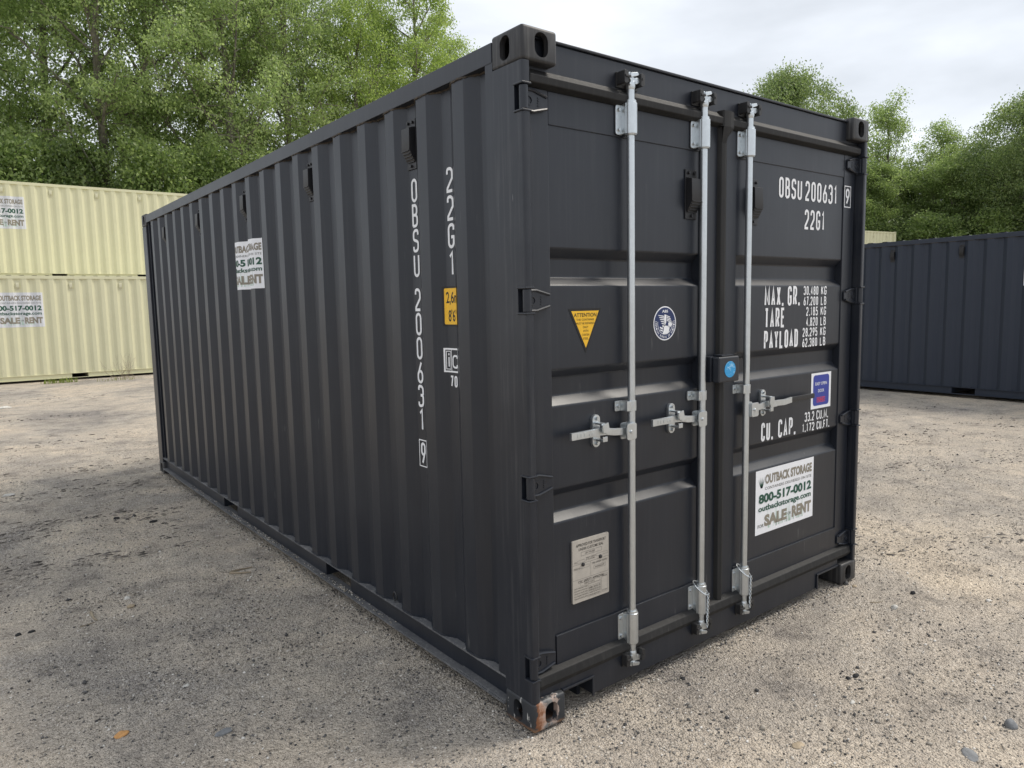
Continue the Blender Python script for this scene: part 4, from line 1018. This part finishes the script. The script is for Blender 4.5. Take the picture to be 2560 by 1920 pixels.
def make_tree(seed, H, base, spread, nl, nleaf, shape, leaf=.085, clr=.30, droop=.3, ball=0):
    r = random.Random(seed); g = np.random.default_rng(seed); mb = MB()
    lean = Vector((r.uniform(-.05, .05), r.uniform(-.05, .05), 0)); tp = []
    for i in range(9):
        k = i / 8; tp.append(Vector((lean.x * H * k + r.gauss(0, .05) * (i > 0), lean.y * H * k + r.gauss(0, .05) * (i > 0), H * .93 * k)))
    r0 = H * .013 + .02; mb.tube(tp, [r0 * (1 - .9 * i / 8) + .012 for i in range(9)], 7)
    def tpt(k): f = k * 8; i = min(int(f), 7); return tp[i].lerp(tp[i + 1], f - i)
    cl = []
    for i in range(nl):
        k = base + (1 - base) * ((i + r.random() * .6) / nl); p = tpt(min(k, .99)); az_ = i * 2.4 + r.uniform(-.5, .5); q = (k - base) / (1 - base)
        ln = spread * shape(q) * r.uniform(.75, 1.15); el = R(r.uniform(18, 45) + 30 * q); d = Vector((math.cos(az_) * math.cos(el), math.sin(az_) * math.cos(el), math.sin(el)))
        pts = [p]; n = 6
        for j in range(1, n + 1):
            d = (d + Vector((r.gauss(0, .10), r.gauss(0, .10), .05 - droop * .12 * j / n + r.gauss(0, .06)))).normalized(); pts.append(pts[-1] + d * ln / n)
        rl = max(.014, r0 * .38 * (1 - .6 * q)); mb.tube(pts, [rl * (1 - .82 * j / n) for j in range(n + 1)], 5, False)
        ns = max(4, int(4 + ln * 2.2))
        for s in range(ns):
            f = .25 + .75 * (s + r.random()) / ns; jj = min(int(f * n), n - 1); bp = pts[jj].lerp(pts[jj + 1], f * n - jj)
            dd = Vector((r.gauss(0, 1), r.gauss(0, 1), r.gauss(.15, .6))).normalized() * .8 + d * .5; sl_ = ln * r.uniform(.22, .42) * (1.15 - .5 * f) + .25
            e = bp + dd.normalized() * sl_ + Vector((0, 0, -droop * sl_ * .35)); mid_ = bp.lerp(e, .5) + Vector((0, 0, .08 * sl_))
            mb.tube([bp, mid_, e], [rl * .28 + .004, rl * .18 + .003, .003], 3, False)
            for w_ in range(3): cl.append(((bp.lerp(mid_, .7), mid_.lerp(e, .45), e)[w_], (.7, 1, 1.1)[w_]))
        cl.append((pts[-1], 1.2))
    for i in range(ball):
        u_ = g.normal(0, 1, 3); u_ /= np.linalg.norm(u_); lump = .97 + .06 * math.sin(3.1 * u_[0] + 1.3) * math.cos(2.7 * u_[1] + 4 * u_[2])
        cl.append((Vector((u_[0] * spread, u_[1] * spread, H * .64 + u_[2] * H * .36)) * 1.0 if i % 4 else Vector((u_[0] * spread * .7, u_[1] * spread * .7, H * .64 + u_[2] * H * .26)), 2.2))
        cl[-1] = (Vector((cl[-1][0].x * lump, cl[-1][0].y * lump, H * .64 + (cl[-1][0].z - H * .64) * lump)), 2.2)
    C = np.array([c[0] for c in cl]); wt = np.array([c[1] for c in cl]) * g.uniform(.15, 1.5, len(cl)); wt /= wt.sum()
    pick = g.choice(len(C), nleaf, p=wt); rad = clr * g.uniform(.6, 1.25, len(C))
    P = C[pick] + np.clip(g.normal(0, 1, (nleaf, 3)), -1.7, 1.7) * rad[pick][:, None] * np.array([1, 1, .72])
    ax = g.normal(0, 1, (nleaf, 3)) + np.array([0, 0, -.55 - droop]); ax /= np.linalg.norm(ax, axis=1)[:, None]
    up = g.normal(0, 1, (nleaf, 3)) + np.array([0, 0, .9]); sd = np.cross(ax, up); sd /= np.linalg.norm(sd, axis=1)[:, None] + 1e-9; nn = np.cross(sd, ax)
    ln = leaf * g.uniform(.65, 1.35, nleaf)[:, None]; wd = ln * .30
    V = np.stack([P, P + ax * ln * .45 + sd * wd + nn * ln * .07, P + ax * ln, P + ax * ln * .45 - sd * wd + nn * ln * .07], 1).reshape(-1, 3)
    q = np.arange(nleaf)[:, None] * 4; F = np.concatenate([q + np.array([0, 1, 2]), q + np.array([0, 2, 3])], 1).reshape(-1, 3)
    lm_ = bpy.data.meshes.new('crown'); fast_mesh(lm_, V, F); lm_.materials.append(LM[0])
    tm = mb.mesh('trunk', 0, 40); tm.materials.append(MAT['bark']); return tm, lm_
tall = lambda q: .55 + .75 * math.sin(math.pi * min(1, q * .9 + .1)) * (1 - .45 * q)
dome = lambda q: max(.25, math.sqrt(max(0, 1 - (q * 1.0) ** 2.2)))
bush = lambda q: .9 - .5 * q
TREES = {'A': make_tree(3, 15, .20, 3.0, 26, 46000, tall, .088, .24, .5), 'B': make_tree(8, 15, .26, 2.8, 24, 43000, tall, .09, .25, .6),
         'C': make_tree(14, 12, .22, 4.2, 36, 80000, dome, .115, .30, .3), 'D': make_tree(21, 5, .08, 2.0, 22, 20000, bush, .10, .24, .2),
         'F': make_tree(40, 12, .3, 4.2, 26, 105000, dome, .115, .36, .45, 620),
         'E': make_tree(33, 13, .18, 2.6, 22, 24000, tall, .11, .30, .4)}
def tree(kind, loc, sc_, rz, lm_, label, group, name='tree', cat='tree'):
    o = empty(name, loc, rz); o.scale = (sc_[0], sc_[0], sc_[1]) if isinstance(sc_, tuple) else (sc_,) * 3
    tm, cm = TREES[kind]; link('trunk', tm, None, o); c = link('crown', cm, None, o)
    c.material_slots[0].link = 'OBJECT'; c.material_slots[0].material = LM[lm_]; tag(o, label, cat, group)
def pos(px, dist):
    d = fwd + r2 * ((px - 1280) / FPX) - u2 * ((800 - 960) / FPX); d.z = 0; d.normalize(); p = CAM + d * dist; return (p.x, p.y, -.05)
gl = 'tall trees behind the cream stack'
TALL = 'tall leafy tree behind the cream stack, %s of its row from the bright trees'; nth = 0
ORD = ('nearest', 'second', 'third', 'fourth', 'fifth', 'sixth', 'seventh', 'eighth')
#        kind px dist scale rz leaf
for kd, px, ds, s_, rz, lf in (('A', -170, 29, 1.15, .3, 0), ('B', 20, 31, 1.2, 1.0, 0), ('A', 150, 34, 1.25, 2.2, 1), ('B', 270, 29.5, 1.12, 3.0, 0), ('A', 400, 31, 1.2, 4.0, 0),
                               ('B', 520, 34, 1.25, 5.1, 1), ('A', 610, 30, 1.12, .9, 0), ('B', 735, 32, 1.08, 2.6, 1)):
    nth += 1; tree(kd, pos(px, ds), s_, rz, lf, TALL % ORD[8 - nth], gl)
tree('A', pos(800, 35), 1.12, 5.5, 1, 'tree with mid green leaves between the shaded trees and the bright ones', gl)
tree('B', pos(880, 33.5), 1.0, 3.4, 2, 'bright tree with dense leaves next to the mid green one', gl)
tree('B', pos(930, 36), 1.02, 4.4, 2, 'yellow green tree, the lower of two bright ones over the container roof', gl)
tree('B', pos(1110, 38), 1.05, 5.2, 2, 'slimmer yellow green tree leaning against the tall bright one', gl)
tree('A', pos(1045, 36), 1.15, 1.7, 2, 'tall bright yellow green tree at the end of the row', gl)
for i, px in enumerate((-80, 80, 230, 400, 540, 700)):
    tree('D', pos(px, 27.6 + .5 * (i % 3)), (1.25, 1.35), i * 1.1, (1, 0, 3, 1)[i % 4], 'low leafy bush under the tall trees, %s from the bright trees' % ORD[5 - i], 'bushes behind the cream stack', 'bush', 'bush')
gr_ = 'trees beyond the far stack'
tree('F', pos(1955, 46), (.97, 1.18), .6, 3, 'dense dome-shaped tree showing over the door header of the charcoal container', gr_)
tree('E', pos(2215, 52), (1.1, 1.04), 1.2, 1, 'thin wispy tree with gaps beside the charcoal container corner', gr_)
tree('E', pos(2330, 54), (1.15, .93), 2.9, 1, 'thin open tree between the wispy one and the dense wood', gr_)
tree('F', pos(2600, 50), (1.0, 1.04), 2.0, 3, 'big dark tree standing over the dark blue container', gr_)
tree('C', pos(2480, 58), (1.0, .92), 3.3, 3, 'rounded dark tree behind the big dark one', gr_)
DK = 'dense green tree behind the dark blue container, %s from the dome-shaped tree'; nd = 0
for kd, px, ds, s_, rz, lf in (('C', 2165, 50, (.8, .78), 1.9, 1), ('C', 2270, 53, (.95, .76), .3, 1), ('C', 2385, 50, (.95, .80), 4.2, 1), ('C', 2470, 52, (.95, .78), 5.3, 3), ('C', 2640, 54, (.9, .8), 2.2, 3), ('C', 2760, 50, (.9, .85), 1.2, 3)):
    tree(kd, pos(px, ds), s_, rz, lf, DK % ORD[nd], 'dense wood on the far side'); nd += 1
for i, px in enumerate((2130, 2230, 2310, 2390, 2470, 2560, 2650)):
    tree('D', pos(px, 47.5 + (i % 2)), (1.4, 1.15), i * 1.3, (1, 3)[i % 2], 'bush along the far wood, %s from the dome-shaped tree' % ORD[i], 'bushes along the far wood', 'bush', 'bush')
